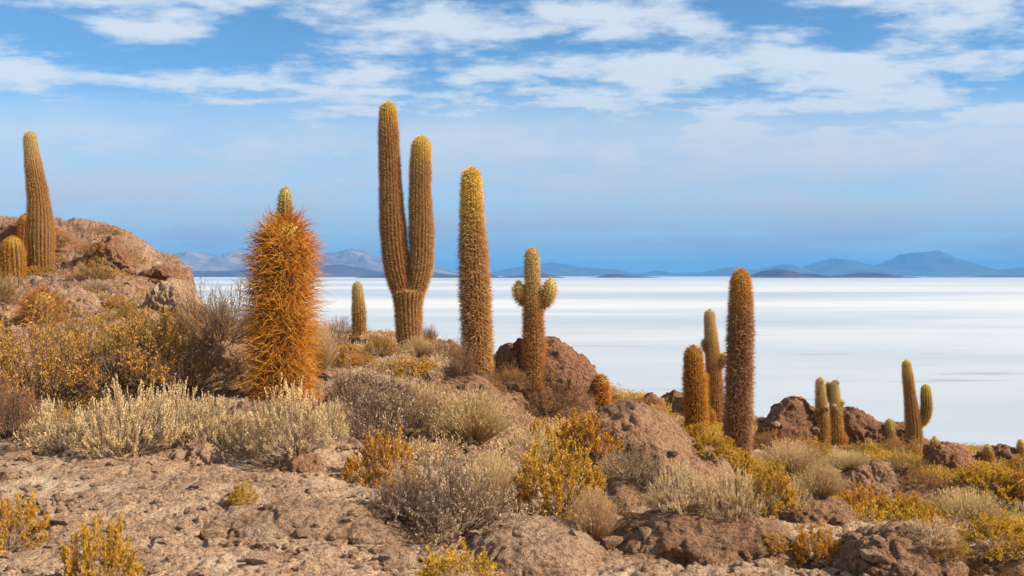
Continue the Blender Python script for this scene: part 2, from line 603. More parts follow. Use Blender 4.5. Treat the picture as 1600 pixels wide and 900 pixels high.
# the hill on the left breaks off in a small cliff
pxw = pxg + 4.5 * fbm(pg * 1.4 + 21, 3)
cliff = sstep(pxw, 309, 293) * sstep(pxg, 235, 296) * sstep(dg + fbm(pg * .9, 2) * .8, 23.0, 27.5)
zg = zg + cliff * 0.55
rockiness = np.clip(0.5 + fbm(pg * 0.16 + 3, 3) * 1.1, 0, 1)
rockiness = np.clip(rockiness + np.clip((dg - 9) / 12, 0, 0.6) + cliff, 0, 1.3) * np.clip((dg - 3.0) / 4, 0.4, 1)
zg = zg + fbm(pg * 0.45, 3) * 0.085 * np.clip(dg / 8, .5, 1.6)
zg = zg + ridged(pg * np.array([1.3, 1.0, 1]) + 7, 3) * 0.055 * rockiness * np.clip(dg / 12, .55, 1.8)
w1, w2 = worley(pg * 2.3 + fbm(pg * 1.7, 2)[:, None] * 0.35)
zg = zg - np.clip(0.16 - (w2 - w1), 0, 0.16) * 0.38 * rockiness
zg = zg + ridged(pg * np.array([2.4, 3.2, 1]) + fbm(pg * 1.2, 2)[:, None] * .6 + 40, 4, .6) * 0.022 * (0.4 + np.clip(fbm(pg * .7 + 9, 2) + .4, 0, 1))
zg = zg + fbm(pg * 6.0, 4, 0.68) * 0.019 * (0.6 + rockiness)
w1, w2 = worley(pg * 9.0)
zg = zg + np.clip(0.36 - w1, 0, 1) * 0.035 * np.clip(fbm(pg * 1.1 + 50, 2) + 0.35, 0, 1)
zg = np.maximum(zg, -43)
ZT = zg.reshape(NR, NC)


def ground_z(x, d):
    px = x / d * F + 800
    i = int(np.clip(np.searchsorted(colpx, px), 0, NC - 1))
    j = int(np.clip(np.searchsorted(rowd, d), 0, NR - 1))
    return float(ZT[j, i])


def hit(px, py):
    """first terrain point seen along a pixel's column at that row -> (x, d, z)"""
    i = int(np.clip(np.searchsorted(colpx, px), 0, NC - 1))
    rows = HY - ZT[:, i] / rowd * F
    ok = (rowd > 4) & (rowd < np.interp(px, CR_PX, CR_D) + 1)
    idx = np.nonzero(ok & (rows <= py))[0]
    j = idx[0] if len(idx) else np.nonzero(ok)[0][np.argmin(rows[ok])]
    d = rowd[j]
    return (px - 800) / F * d, d, float(ZT[j, i])


terr = link('ground', mesh('ground', np.stack([xg, dg, zg], 1), [grid_faces(NR, NC)], None, True,
                           {'rocky': rockiness}))
# ground material: pale dusty soil mixed with rock crust
mm = earth_mat('island_ground', [(0.135, 0.075, 0.045), (0.389, 0.241, 0.146), (0.601, 0.406, 0.26), (0.762, 0.583, 0.4)], 1.0, 0.95, 0.6)
terr.data.materials.append(mm)
t = NT(mm.node_tree)
pb = [n for n in t.n if n.type == 'BSDF_PRINCIPLED'][0]
src = pb.inputs['Base Color'].links[0].from_socket
gpos = t.add('ShaderNodeNewGeometry').outputs['Position']
pits = t.smooth(t.noise(gpos, 9.0, 7, 0.72, 0.8), 0.44, 0.36)
src = t.mix(t.math('MULTIPLY', pits, 0.55), src, (0.13, 0.075, 0.05))
dust = t.smooth(t.noise(gpos, 1.1, 6, 0.6, 0.5), 0.50, 0.62)
src = t.mix(t.math('MULTIPLY', dust, 0.35), src, (0.60, 0.47, 0.34))
rk = t.math('ADD', t.attr('rocky'), t.math('MULTIPLY', t.math('SUBTRACT', t.noise(gpos, 3.2, 5, 0.6), 0.5), 1.6))
dk = t.mix(t.smooth(t.noise(gpos, 14, 5, 0.65), 0.4, 0.62), (0.10, 0.050, 0.030), (0.33, 0.185, 0.115))
t.put(pb.inputs['Base Color'], t.mix(t.math('MULTIPLY', t.smooth(rk, 0.42, 0.95), 0.85), src, dk))
tag(terr, 'dusty pink-brown rocky slope of the island covered in gravel and crust', 'ground', kind='structure')

# ------------------------------------------------------------------ salt flat
SZ = -40.0
rr = np.concatenate([[1], np.geomspace(20, 75000, 90)])
th = np.linspace(0, 2 * math.pi, 128, endpoint=False)
sv = np.stack([np.outer(rr, np.cos(th)), np.outer(rr, np.sin(th)), np.full((len(rr), len(th)), SZ)], -1).reshape(-1, 3)
m, t, out = newmat('salt_crust')
g = t.add('ShaderNodeNewGeometry').outputs['Position']
ss = t.add('ShaderNodeSeparateXYZ')
t.put(ss.inputs[0], g)
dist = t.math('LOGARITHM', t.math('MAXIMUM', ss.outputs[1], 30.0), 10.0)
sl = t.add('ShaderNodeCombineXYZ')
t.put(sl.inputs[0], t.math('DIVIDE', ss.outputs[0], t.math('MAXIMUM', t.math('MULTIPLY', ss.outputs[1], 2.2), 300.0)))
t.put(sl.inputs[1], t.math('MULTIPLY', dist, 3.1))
shade_bands = t.noise(sl.outputs[0], 1.6, 6, 0.62, 0.05)
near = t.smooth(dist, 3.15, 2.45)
c = t.mix(t.smooth(shade_bands, 0.36, 0.62), (0.305, 0.36, 0.42), (0.50, 0.505, 0.51))  # cloud shadows painted into the salt colour as blue-grey bands
c = t.mix(t.math('MULTIPLY', near, 0.8), c, (0.325, 0.37, 0.415))  # nearer salt tinted blue-grey, cloud shade put into the colour
grey_patch = t.noise(t.mapping(g, (0.012, 0.07, 1)), 1.0, 6, 0.6, 0.5)
c = t.mix(t.math('MULTIPLY', t.smooth(grey_patch, 0.60, 0.70), t.math('MULTIPLY', t.smooth(dist, 3.1, 2.7), 0.6)), c, (0.20, 0.225, 0.24))  # darker grey patches on the nearer salt
b = t.add('ShaderNodeBsdfPrincipled')
t.put(b.inputs['Base Color'], c)
b.inputs['Roughness'].default_value = 0.55
b.inputs['Specular IOR Level'].default_value = 0.25
t.l.new(b.outputs[0], out.inputs[0])
M['salt'] = m
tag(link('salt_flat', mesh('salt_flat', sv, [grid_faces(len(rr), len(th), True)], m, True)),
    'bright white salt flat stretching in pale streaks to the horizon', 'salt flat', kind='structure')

# ------------------------------------------------------------------ far mountains
def mtn_mat(name, a, b_):
    m, t, out = newmat(name)
    g = t.add('ShaderNodeNewGeometry').outputs['Position']
    n = t.noise(g, 0.0011, 7, 0.6, 0.4)
    c = t.mix(t.smooth(n, 0.4, 0.62), a, b_)
    b = t.add('ShaderNodeBsdfDiffuse')
    t.put(b.inputs[0], c)
    t.l.new(b.outputs[0], out.inputs[0])
    return m


def mountains(name, D, prof, mat, label, thick=0.09, spur=0.35, seed=0.0):
    """a range D metres away whose skyline runs through the given (column, row) points"""
    prof = np.array(prof, float)
    n, k = 420, 70
    px = np.linspace(prof[0, 0], prof[-1, 0], n)
    base = HY + 40.0 * F / D
    top = np.interp(px, prof[:, 0], prof[:, 1])
    H = np.maximum((base - top), 0) / F * D
    v = np.linspace(-1, 1, k)
    VV, PX = np.meshgrid(v, px, indexing='ij')
    HH = np.tile(H, (k, 1))
    dd = D * (1 + thick * VV)
    xx = (PX - 800) / F * D * (1 + 0.0 * VV)
    q = np.stack([xx.ravel() / D * 22 + seed, dd.ravel() / D * 22, np.zeros(xx.size)], 1)
    rd = ridged(q, 5, 0.55).reshape(xx.shape) * 0.5
    prf = np.clip(1 - np.abs(VV) ** 1.25, 0, 1)
    z = HH * prf * (1 + spur * rd * np.abs(VV) * 2.2 * (1 - np.abs(VV)) * 2)
    z = z + HH * 0.05 * fbm(q * 2.5, 3).reshape(xx.shape) * prf
    V_ = np.stack([xx, dd, SZ - 6 + z + 6 * prf], -1).reshape(-1, 3)
    tag(link(name, mesh(name, V_, [grid_faces(k, n)], mat)), label, 'mountains', kind='structure')


MA = mtn_mat('far_mountain_slopes', (0.045, 0.045, 0.05), (0.10, 0.09, 0.085))
MB_ = mtn_mat('near_hill_slopes', (0.055, 0.032, 0.032), (0.10, 0.055, 0.05))
MC = mtn_mat('pale_mountain_slopes', (0.10, 0.08, 0.08), (0.24, 0.19, 0.17))
mountains('hills', 42000, [(1060, 432), (1110, 424), (1140, 418), (1165, 422), (1190, 421), (1212, 416), (1228, 413), (1250, 423), (1275, 412), (1303, 404), (1330, 410), (1352, 413), (1362, 417), (1395, 410), (1412, 400), (1430, 396), (1455, 394), (1470, 398), (1500, 410), (1530, 420), (1560, 424), (1600, 419), (1640, 415), (1700, 410), (1800, 420), (1900, 431)],
          MA, 'blue volcano range on the horizon, right of the tallest near cactus', seed=3)
mountains('hills', 46000, [(740, 431), (790, 421), (820, 416), (840, 414), (860, 410), (880, 413), (905, 418), (935, 420), (960, 421), (985, 427), (1010, 426), (1028, 422), (1045, 427), (1080, 426), (1110, 427), (1130, 431)],
          MA, 'low blue range on the horizon behind the cactus with two round arms', seed=8)
mountains('hills', 29000, [(180, 410), (230, 404), (270, 402), (300, 398), (312, 397), (330, 402), (345, 401), (365, 394), (382, 396), (410, 405), (440, 410), (480, 408), (510, 402), (530, 396), (548, 391), (556, 393), (570, 399), (600, 406), (640, 415), (690, 420), (720, 428), (750, 433)],
          MC, 'pale lavender mountains behind the spiny cactus', seed=5, spur=0.5)
mountains('hills', 24000, [(200, 424), (300, 424), (360, 423), (440, 421), (500, 416), (535, 414), (575, 422), (620, 428), (680, 426), (740, 433)],
          MB_, 'darker blue foothills in front of the lavender mountains', seed=15)
mountains('hills', 16000, [(560, 434), (580, 431), (600, 429), (635, 428), (665, 430), (700, 431), (735, 430), (750, 427), (765, 427), (780, 433), (800, 431), (830, 429), (850, 427), (868, 432), (885, 434)],
          MB_, 'purple brown low hills behind the forked cactus', seed=25)
mountains('hills', 17000, [(915, 433.6), (935, 433), (950, 429), (962, 428), (980, 431), (1000, 431.5), (1030, 433.6)],
          MB_, 'small purple hump alone on the salt horizon', seed=29)
mountains('hills', 16500, [(1170, 434), (1185, 431), (1200, 423), (1212, 420.5), (1225, 422), (1240, 429), (1262, 427), (1280, 431), (1300, 432), (1325, 429), (1350, 426), (1362, 427), (1390, 432), (1420, 434)],
          MB_, 'dark purple conical hill and ridge on the salt horizon', seed=33)
mountains('hills', 20000, [(1400, 433.5), (1420, 432.3), (1450, 433), (1480, 432), (1520, 432.6), (1560, 431), (1600, 431), (1660, 430), (1700, 433.5)],
          MB_, 'thin dark islets at the foot of the blue volcano range', seed=38)

# ------------------------------------------------------------------ rocks
def ico(sub):
    import bmesh
    bm = bmesh.new()
    bmesh.ops.create_icosphere(bm, subdivisions=sub, radius=1.0)
    v = np.array([x.co[:] for x in bm.verts])
    f = np.array([[a.index for a in x.verts] for x in bm.faces])
    bm.free()
    return v, f


ICO = {k: ico(k) for k in (1, 4, 6)}
ICO[7] = ico(7)


def unit(v):
    return v / (np.linalg.norm(v, axis=1)[:, None] + 1e-9)


def rock(px, py, w, h, label, mat='rock', prof=None, dep=0.8, sub=6, rough=1.0, pw=3.0, group=None, name='rock', cat='rock', boards=0):
    """px,py = foot of the rock as seen; w,h = its seen size in photo pixels"""
    x, d, z = hit(px, py)
    if mat != 'redrock' and w > 100:
        w *= 1.28
        pw = 2.3
        dep *= 1.1
    wm = w * d / F / 2
    ym = wm * dep
    dc = d + ym * 0.75
    xc = (px - 800) / F * dc
    ztop = -(py - h - HY) / F * dc
    zg_ = min(z, ground_z(xc, dc), ground_z(xc - wm * .6, dc), ground_z(xc + wm * .6, dc)) - 0.1 * h * d / F
    zh = max(ztop - zg_, 0.08)
    n, f = ICO[sub]
    p = n / ((np.abs(n) ** pw).sum(1) ** (1 / pw))[:, None]
    seed = px * 0.37 + py * 0.11
    q = p * np.array([wm, ym, zh])
    size = (wm * ym * zh) ** (1 / 3)
    pr = prof or (0.75, 0.95, 1.0, 0.9, 0.7)
    fac = np.interp(p[:, 0], np.linspace(-1, 1, len(pr)), pr)
    q[:, 2] *= fac
    nn = n
    s1 = q / size
    rl = np.random.default_rng(int(px * 7 + py))
    cutn = unit(rl.normal(size=(12, 3)))
    cutn[:, 2] = np.abs(cutn[:, 2]) * .8
    cutn = unit(cutn)
    for cn in cutn:      # fracture planes slice the lump
        proj = s1 @ cn
        lim = np.quantile(proj, rl.uniform(.90, .97))
        ex = np.clip(proj - lim, 0, None)
        s1 = s1 - cn * (ex * .85 * min(rough, 1.0))[:, None]
    q = s1 * size
    dsp = fbm(s1 * 1.1 + seed, 3) * 0.10
    a1, a2 = worley(s1 * 1.7 + seed + fbm(s1 * 2 + seed, 2)[:, None] * 0.25)
    dsp = dsp - np.clip(0.12 - (a2 - a1), 0, 0.12) * 0.36 * rough + (0.5 - a1) * 0.05 * rough
    q = q + nn * (dsp * size)[:, None]
    # absolute-size roughness
    b1, b2 = worley(q * 3.4 + seed)
    det = ridged(q * (np.array([1.1, 1.1, 4.2]) if mat == 'redrock' else np.array([2.0, 2.0, 3.6])) + fbm(q * 1.3, 2)[:, None] * .5 + seed, 5, 0.56) * 0.030 - np.clip(0.07 - (b2 - b1), 0, .07) * (0.12 if mat == 'redrock' else 0.30)
    det = det + fbm(q * 11 + seed, 4, 0.66) * 0.015
    lay = q[:, 2] * 4.5 + q[:, 0] * 1.1 + fbm(q * .9 + seed, 3) * 1.3
    lay = lay - np.floor(lay)
    det = det + (np.clip(lay * 1.15, 0, 1) - 0.5) * 0.050 * np.clip(fbm(q * .8 + seed + 5, 2) + .45, 0, 1)
    q = q + nn * (det * rough * np.clip(d / 12, .6, 2.2))[:, None]
    o = link(name, mesh(name, q, [f], M[mat]), None, (xc, dc, zg_))
    tag(o, label, cat, group)
    return o


G_ = 'rock outcrops on the slope'
# the big outcrop that ends the left hill in a small cliff
rock(252, 448, 74, 30, 'squarish reddish block set in the cliff at the end of the left hill', 'redrock', None, 0.5, 6, 1.0, 4.0)
rock(60, 402, 190, 62, 'rough red crag on the skyline behind the left tall cactus', 'redrock', (0.9, 1.0, 0.95, 0.75, 0.7), 0.5, 6)
rock(265, 492, 84, 56, 'pale streaked rock face at the foot of the left cliff', 'palerock', (0.6, 0.9, 1, 1, 0.9), 0.5, 6, 0.9, 4.0)
rock(110, 492, 90, 42, 'pale grey boulder below the left tall cactus', 'palerock', None, 0.6, 6)
rock(172, 415, 90, 44, 'reddish rock knob on the left hill, right of the tall cactus', 'redrock', (0.5, .9, 1, .8, .4), 0.6, 6)
rock(8, 500, 70, 38, 'low dusty rock at the left edge under the green bush', 'palerock', None, 0.7, 6)
rock(365, 590, 110, 55, 'rounded brown rock just left of the spiny orange cactus', 'rock', None, 0.8, 6)
rock(853, 655, 215, 143, 'large red brown rock behind the cactus with two round arms', 'redrock', (0.93, 1.0, 0.99, 0.93, 0.82, 0.66, 0.42), 0.75, 7, 0.9, 4.4)
rock(735, 648, 180, 76, 'broad sloping slab below the single tall cactus', 'rock', (1.0, 1.0, 0.85, 0.7, 0.45), 0.9, 7, 0.6)
rock(1015, 752, 215, 138, 'long smooth slab sloping down toward the tallest right cactus', 'rock', (0.98, 1.0, 0.94, 0.82, 0.62, 0.42), 0.8, 7, 0.55, 3.6)
rock(1018, 640, 40, 24, 'left dark boulder of the small heap left of the orange cactus', 'redrock', None, 0.8, 4)
rock(1053, 640, 44, 28, 'right dark boulder of the small heap left of the orange cactus', 'redrock', None, 0.8, 4)
rock(1080, 660, 70, 34, 'low rock behind the foot of the orange right cactus', 'rock', None, 0.7, 6)
rock(1236, 694, 106, 70, 'big rounded boulder left of the clustered cacti', 'redrock', (0.55, 0.88, 1.0, 1.0, 0.92), 0.8, 6, 0.55, 4.2)
rock(1335, 698, 120, 66, 'cracked red outcrop right of the clustered cacti', 'redrock', (1.0, 0.98, 0.9, 0.72, 0.5), 0.7, 6, 1.2, 3.6)
rock(1408, 696, 90, 36, 'low red rock at the foot of the forked far right cactus', 'redrock', (0.8, 1, .9, .7, .3), 0.7, 6)
rock(1482, 742, 96, 52, 'pointed red boulder right of the forked far right cactus', 'redrock', (0.5, 0.9, 1.0, 0.8, 0.5), 0.8, 6, 0.9)
rock(1565, 728, 100, 30, 'low red rocks at the right edge above the golden bushes', 'redrock', None, 0.6, 6)
rock(1372, 800, 175, 92, 'long brown hump in the middle of the right slope', 'rock', (0.8, 1.0, 0.95, 0.75, 0.5), 0.8, 7, 0.7)
rock(1400, 915, 200, 98, 'rough foreground slab at the bottom right', 'rock', (0.85, 1.0, 0.97, 0.8, 0.55), 0.9, 7, 0.9)
rock(1110, 872, 270, 78, 'low wide slab in the right foreground, below the cream bushes', 'rock', (0.8, 0.95, 1.0, 0.85, 0.6), 0.8, 7, 0.8)
rock(835, 905, 210, 92, 'rounded foreground mound below the golden bush', 'palerock', (0.7, 0.95, 1.0, 0.85, 0.6), 0.9, 7, 0.6)
rock(1000, 806, 130, 62, 'smooth brown hump between the golden bush and the cream bushes', 'rock', (0.9, 1.0, 0.9, 0.75, 0.5), 0.8, 6, 0.5)
rock(1270, 815, 120, 45, 'dark low rock in front of the right gold bushes', 'rock', None, 0.8, 6)
rock(1552, 810, 90, 44, 'reddish rock among the golden bushes near the right edge', 'redrock', None, 0.8, 6)
rock(470, 842, 330, 48, 'long low crusted ledge in the centre foreground', 'palerock', (0.4, 0.8, 1.0, 0.9, 0.7), 0.55, 7, 1.0)
rock(300, 722, 95, 28, 'crumbly dirt lump at the foot of the cream bushes', 'palerock', None, 0.6, 6, 1.3)
rock(458, 736, 75, 24, 'broken brown stones below the cream bush beside the spiny cactus', 'rock', None, 0.7, 6, 1.5)
rock(850, 870, 50, 26, 'small broken stone lodged on the foreground mound', 'redrock', None, 0.8, 4, 1.2)
rock(1560, 905, 120, 40, 'low rock at the bottom right corner', 'rock', None, 0.8, 6)

bpy.context.view_layer.update()
DG = bpy.context.evaluated_depsgraph_get()


def land(px, py):
    """point of solid ground or rock seen at that pixel"""
    dv = Vector(((px - 800) / F, 1.0, -(py - HY) / F)).normalized()
    ok, loc, nrm, _, ob, _ = SC.ray_cast(DG, Vector((0, 0, 0)), dv, distance=90.0)
    if ok and loc.z > -20:
        return loc.x, loc.y, loc.z
    return hit(px, py)


def drop(x, y, z0=4.0):
    ok, loc, nrm, _, ob, _ = SC.ray_cast(DG, Vector((x, y, z0)), Vector((0, 0, -1)), distance=60)
    return loc.z if ok else ground_z(x, y)


# ------------------------------------------------------------------ cacti
def column(path, ribs, style, seed, parent, partname, tip_yellow=0.25, mats=('body', 'sp_brown'), dens=1.0, tipcol=None, capf=1.0):
    """path: world points (x,y,z,r) from foot to top; makes the ribbed body and, as its child, the spines"""
    rs = np.random.default_rng(seed)
    P_ = np.array(path, float)
    # resample with smooth interpolation
    seg = np.linalg.norm(np.diff(P_[:, :3], axis=0), axis=1)
    s = np.concatenate([[0], np.cumsum(seg)])
    L = s[-1]
    n = max(int(L / 0.025), 12)
    u = np.linspace(0, L, n)
    Q = np.stack([np.interp(u, s, P_[:, k]) for k in range(4)], 1)
    kw = max(3, int(n * 0.07)) | 1
    pad = np.pad(Q, ((kw // 2, kw // 2), (0, 0)), mode='reflect', reflect_type='odd')
    Q = np.stack([np.convolve(pad[:, k], np.ones(kw) / kw, 'valid') for k in range(4)], 1)
    C_, rad = Q[:, :3], Q[:, 3].copy()
    rad *= 1 + 0.035 * np.sin(u * 3.1 + seed) + 0.02 * np.sin(u * 9.3 + seed * 2)
    cap = min(rad[-1] * 1.5, L * .5)
    cap *= capf
    e = np.clip((u - (L - cap)) / cap, 0, 1)
    rad = rad * np.sqrt(np.clip(1 - e ** 2.4, 0.0004, 1))
    T = np.gradient(C_, axis=0)
    T /= np.linalg.norm(T, axis=1)[:, None]
    Xv = np.array([1.0, 0, 0]) - T * T[:, :1]
    Xv /= np.linalg.norm(Xv, axis=1)[:, None]
    Yv = np.cross(T, Xv)
    m_ = ribs * 4
    th_ = np.linspace(0, 2 * math.pi, m_, endpoint=False) + seed
    wob = 0.10 * np.sin(u * 1.7 + seed)[:, None]
    TH = th_[None] + wob
    rib = 1 + 0.055 * np.cos(ribs * (th_ - seed))[None]
    RR = rad[:, None] * rib
    V_ = C_[:, None] + RR[..., None] * (np.cos(TH)[..., None] * Xv[:, None] + np.sin(TH)[..., None] * Yv[:, None])
    hfr = u / L
    tipa = np.clip((hfr - (1 - tip_yellow)) / tip_yellow, 0, 1)
    me = mesh(partname, V_.reshape(-1, 3), [grid_faces(n, m_, True)], M[mats[0]], True,
              {'tip': np.repeat(tipa, m_), 'rnd': np.full(n * m_, 0.3)})
    body = link(partname, me, parent)
    # spines
    st = {'fur': (0.042, 12, .038, .095, 0.0033, 0.95), 'medium': (0.036, 8, .045, .115, 0.0034, 0.9),
          'wild': (0.056, 7, .17, .40, 0.0040, 1.2), 'short': (0.036, 9, .025, .055, 0.0032, 0.85)}[style]
    sp, cnt, l0, l1, th0, spread = st
    na = int(L / sp)
    us = (np.arange(na) + 0.5) / na * L
    A, N, HF = [], [], []
    for j in range(ribs):
        uj = us + (j % 2) * sp * 0.5 + rs.normal(size=na) * sp * 0.12
        uj = np.clip(uj, 0, L * 0.9995)
        f = uj / L * (n - 1)
        i0 = np.clip(f.astype(int), 0, n - 2)
        w_ = (f - i0)[:, None]
        V4 = V_[:, j * 4]
        pts = V4[i0] * (1 - w_) + V4[i0 + 1] * w_
        ctr = C_[i0] * (1 - w_) + C_[i0 + 1] * w_
        nr_ = pts - ctr
        nr_ /= np.linalg.norm(nr_, axis=1)[:, None] + 1e-9
        ee = np.clip((uj - (L - cap)) / cap, 0, 1)[:, None]
        nr_ = nr_ * (1 - ee * 0.55) + T[i0] * ee * 0.9
        A.append(pts)
        N.append(nr_)
        HF.append(uj / L)
    A = np.concatenate(A)
    N = np.concatenate(N)
    HF = np.concatenate(HF)
    k = max(2, int(cnt * dens))
    A = np.repeat(A, k, 0)
    N = np.repeat(N, k, 0)
    HF = np.repeat(HF, k)
    N /= np.linalg.norm(N, axis=1)[:, None]
    D = N + rs.normal(size=N.shape) * spread * 0.55
    D[:, 2] += {'wild': -0.14, 'medium': -0.08}.get(style, 0.12)
    D /= np.linalg.norm(D, axis=1)[:, None]
    inward = (D * N).sum(1)
    D = np.where((inward < 0.12)[:, None], D + N * (0.25 - inward)[:, None], D)
    D /= np.linalg.norm(D, axis=1)[:, None]
    Ls = rs.uniform(l0, l1, len(A)) * (0.8 + 0.4 * rs.random(len(A)))
    tp = np.clip((HF - (1 - tip_yellow)) / tip_yellow, 0, 1)
    Ls = Ls * (1 - 0.35 * tp)
    rd = np.clip(np.repeat(rs.random(len(A) // k), k) + rs.normal(size=len(A)) * .12, 0, 1)
    g = Geo()
    if style in ('wild', 'medium'):
        mid = A + D * (Ls * 0.55)[:, None]
        bend = rs.normal(size=D.shape) * 0.28
        bend[:, 2] -= 0.12
        D2 = D + bend
        D2 /= np.linalg.norm(D2, axis=1)[:, None]
        g.tubes(A, mid, th0, th0 * 0.8, tp, rd)
        g.cones(mid, mid + D2 * (Ls * 0.5)[:, None], th0 * 0.8, tp, rd)
    else:
        g.cones(A, A + D * Ls[:, None], th0, tp, rd)
    tag(link('spines', g.build('spines', M[tipcol or mats[1]]), body), kind='stuff')
    return body


def cactus(px, py, cols, label, style='fur', mats=('body', 'sp_brown'), seed=1, group=None, d=None, ribs=22, dens=1.0, ty=0.25, name='cactus'):
    """cols: list of (partname, [(px,py,r_px), ...]) foot to top, in the plane at the cactus's own distance"""
    if d is None:
        x, d, z = land(px, py)
    x = (px - 800) / F * d
    z = drop(x, d)
    root = empty(name, (x, d, z))
    zrow = HY - z / d * F
    for k, cdef in enumerate(cols):
        pn_, pts = cdef[0], cdef[1]
        opt = cdef[2] if len(cdef) > 2 else {}
        yo = opt.get('dy', 0.0)
        path = []
        for (a, b_, r) in pts:
            zz_ = -(b_ - HY) / F * d - z
            path.append(((a - px) / F * d, yo, zz_, r * d / F * 0.90))
        if pn_ == 'trunk':
            p0 = path[0]
            path[0] = (p0[0], p0[1], -0.12, p0[3])
            path.insert(0, (p0[0], p0[1] + .05, -0.55, p0[3]))
        column(path, opt.get('ribs', ribs), opt.get('style', style), seed + k * 7, root, pn_, opt.get('ty', ty),
               (mats[0], opt.get('sp', mats[1])), opt.get('dens', dens), None, opt.get('cap', 1.0))
    return tag(root, label, 'cactus', group)


GC = 'columnar cacti on the slope'
# left hill
cactus(66, 424, [('trunk', [(66, 424, 17), (65, 390, 19), (63, 350, 19), (60, 310, 16), (54, 270, 12.5), (49, 235, 10), (46, 206, 9)])],
       'tall slightly bent cactus with a pale tip on the left hill', 'fur', ('bodygold', 'sp_grey'), 3, GC, ty=0.35, dens=.9)
cactus(39, 392, [('trunk', [(39, 392, 10), (39, 360, 10), (39, 335, 8)])], 'short orange cactus close behind the left tall cactus', 'fur', ('body', 'sp_orange'), 5, GC, ribs=16)
cactus(20, 418, [('trunk', [(22, 420, 16), (21, 395, 16), (19, 370, 12)])], 'squat orange spiny cactus left of the left tall cactus', 'medium', ('body', 'sp_orange'), 8, GC, ribs=16, d=27.5)
cactus(68, 505, [('trunk', [(68, 510, 25), (66, 480, 26), (66, 456, 18)])], 'round red brown spiny cactus at the back of the big ochre bush', 'wild', ('body', 'sp_red'), 9, GC, ribs=16, dens=.8)
# the spiny one
cactus(442, 636, [('trunk', [(441, 640, 27), (441, 600, 29), (440, 540, 31), (441, 480, 33), (443, 420, 33), (445, 370, 30), (446, 342, 18)], {'style': 'wild', 'ty': .15}),
                  ('crown_tip', [(445, 352, 10), (445, 330, 10), (445, 310, 9), (446, 293, 7)], {'style': 'short', 'sp': 'sp_pale', 'ty': .6, 'ribs': 12})],
       'thick cactus bristling with long orange spines, small green tip on top', 'wild', ('body', 'sp_orange'), 12, GC, dens=1.0, ribs=20, d=12.0)
# small pale one
cactus(560, 528, [('trunk', [(562, 528, 9.5), (561, 490, 9.5), (559, 460, 8), (558, 441, 6.5)])], 'small pale woolly cactus between the spiny cactus and the forked one', 'fur', ('bodygold', 'sp_grey'), 17, GC, ribs=16, ty=.5)
# forked
cactus(639, 540, [('trunk', [(640, 545, 20), (639, 510, 20), (638, 480, 21), (638, 450, 24)], {'ty': .001, 'cap': .25}),
                  ('arm', [(632, 464, 13), (627, 447, 18), (622, 428, 20.5), (617, 390, 20), (612, 330, 18), (609, 270, 16), (607, 210, 14), (606, 160, 12.5)], {'ty': .2}),
                  ('arm', [(645, 464, 13), (651, 447, 17), (656, 428, 18.5), (659, 400, 18), (658, 350, 18), (656, 300, 16.5), (657, 250, 15.5), (659, 213, 13)], {'ty': .25, 'dy': 0.03})],
       'tallest cactus, forked into two thick upright arms with yellow tips', 'fur', ('body', 'sp_brown'), 21, GC, dens=1.0)
# single tall
cactus(746, 584, [('trunk', [(748, 588, 19), (746, 540, 21), (743, 470, 20), (740, 400, 18.5), (737, 330, 15.5), (736, 264, 12.5)])],
       'single tall armless cactus right of the forked one', 'medium', ('body', 'sp_brown'), 27, GC, dens=.9, ty=.35)
# cactus with two small arms
cactus(834, 586, [('trunk', [(834, 592, 14.5), (834, 540, 15), (833, 480, 13.5), (832, 440, 10.5), (831, 410, 9.5), (831, 389, 8.5)], {'sp': 'sp_grey', 'ty': .5}),
                  ('arm', [(822, 474, 5), (814, 467, 8), (811, 455, 9), (810, 441, 7)], {'ribs': 12, 'ty': .9}),
                  ('arm', [(844, 480, 5), (853, 472, 9), (858, 455, 11), (860, 437, 8.5)], {'ribs': 12, 'ty': .9})],
       'cactus with two stubby round arms in front of the red rock', 'fur', ('bodygold', 'sp_brown'), 31, GC, dens=.9)
cactus(941, 620, [('trunk', [(941, 625, 9.5), (940, 605, 10), (938, 588, 8)])], 'small bright orange cactus on the skyline right of the red rock', 'medium', ('body', 'sp_orange'), 37, GC, ribs=14)
# right pair
cactus(1088, 684, [('trunk', [(1089, 688, 14), (1088, 640, 15), (1085, 590, 14), (1083, 542, 12)])], 'medium armless orange cactus left of the tallest right cactus', 'medium', ('body', 'sp_orange'), 41, GC, dens=.9)
cactus(1117, 656, [('trunk', [(1119, 660, 12), (1117, 610, 12), (1114, 560, 10.5), (1110, 515, 8), (1108, 485, 6.5)], {'sp': 'sp_grey', 'ty': .5}),
                   ('arm', [(1108, 552, 3), (1103, 546, 4), (1101, 539, 4.5), (1101, 530, 3.5)], {'ribs': 10}),
                   ('arm', [(1122, 574, 4), (1128, 568, 6), (1130, 560, 6.5), (1130, 551, 5)], {'ribs': 10, 'dy': -.05})],
       'slim cactus with two tiny arms behind the tallest right cactus', 'fur', ('bodygold', 'sp_brown'), 43, GC)
cactus(1104, 650, [('trunk', [(1104, 655, 5.5), (1104, 620, 5.5), (1104, 582, 4.5)])], 'thin brown cactus half hidden behind the slim cactus with tiny arms', 'fur', ('body', 'sp_brown'), 45, GC, ribs=12)
cactus(1111, 668, [('trunk', [(1111, 672, 7), (1111, 655, 7), (1111, 640, 6)])], 'stubby orange cactus between the two right cactus feet', 'fur', ('body', 'sp_orange'), 46, GC, ribs=14)
cactus(1153, 716, [('trunk', [(1152, 722, 17), (1153, 670, 18), (1155, 600, 17.5), (1157, 520, 16.5), (1158, 460, 14.5), (1157, 423, 11)])],
       'tallest right cactus, straight, armless and rusty spined', 'medium', ('body', 'sp_rusty'), 49, GC, dens=1.1, ty=.3)
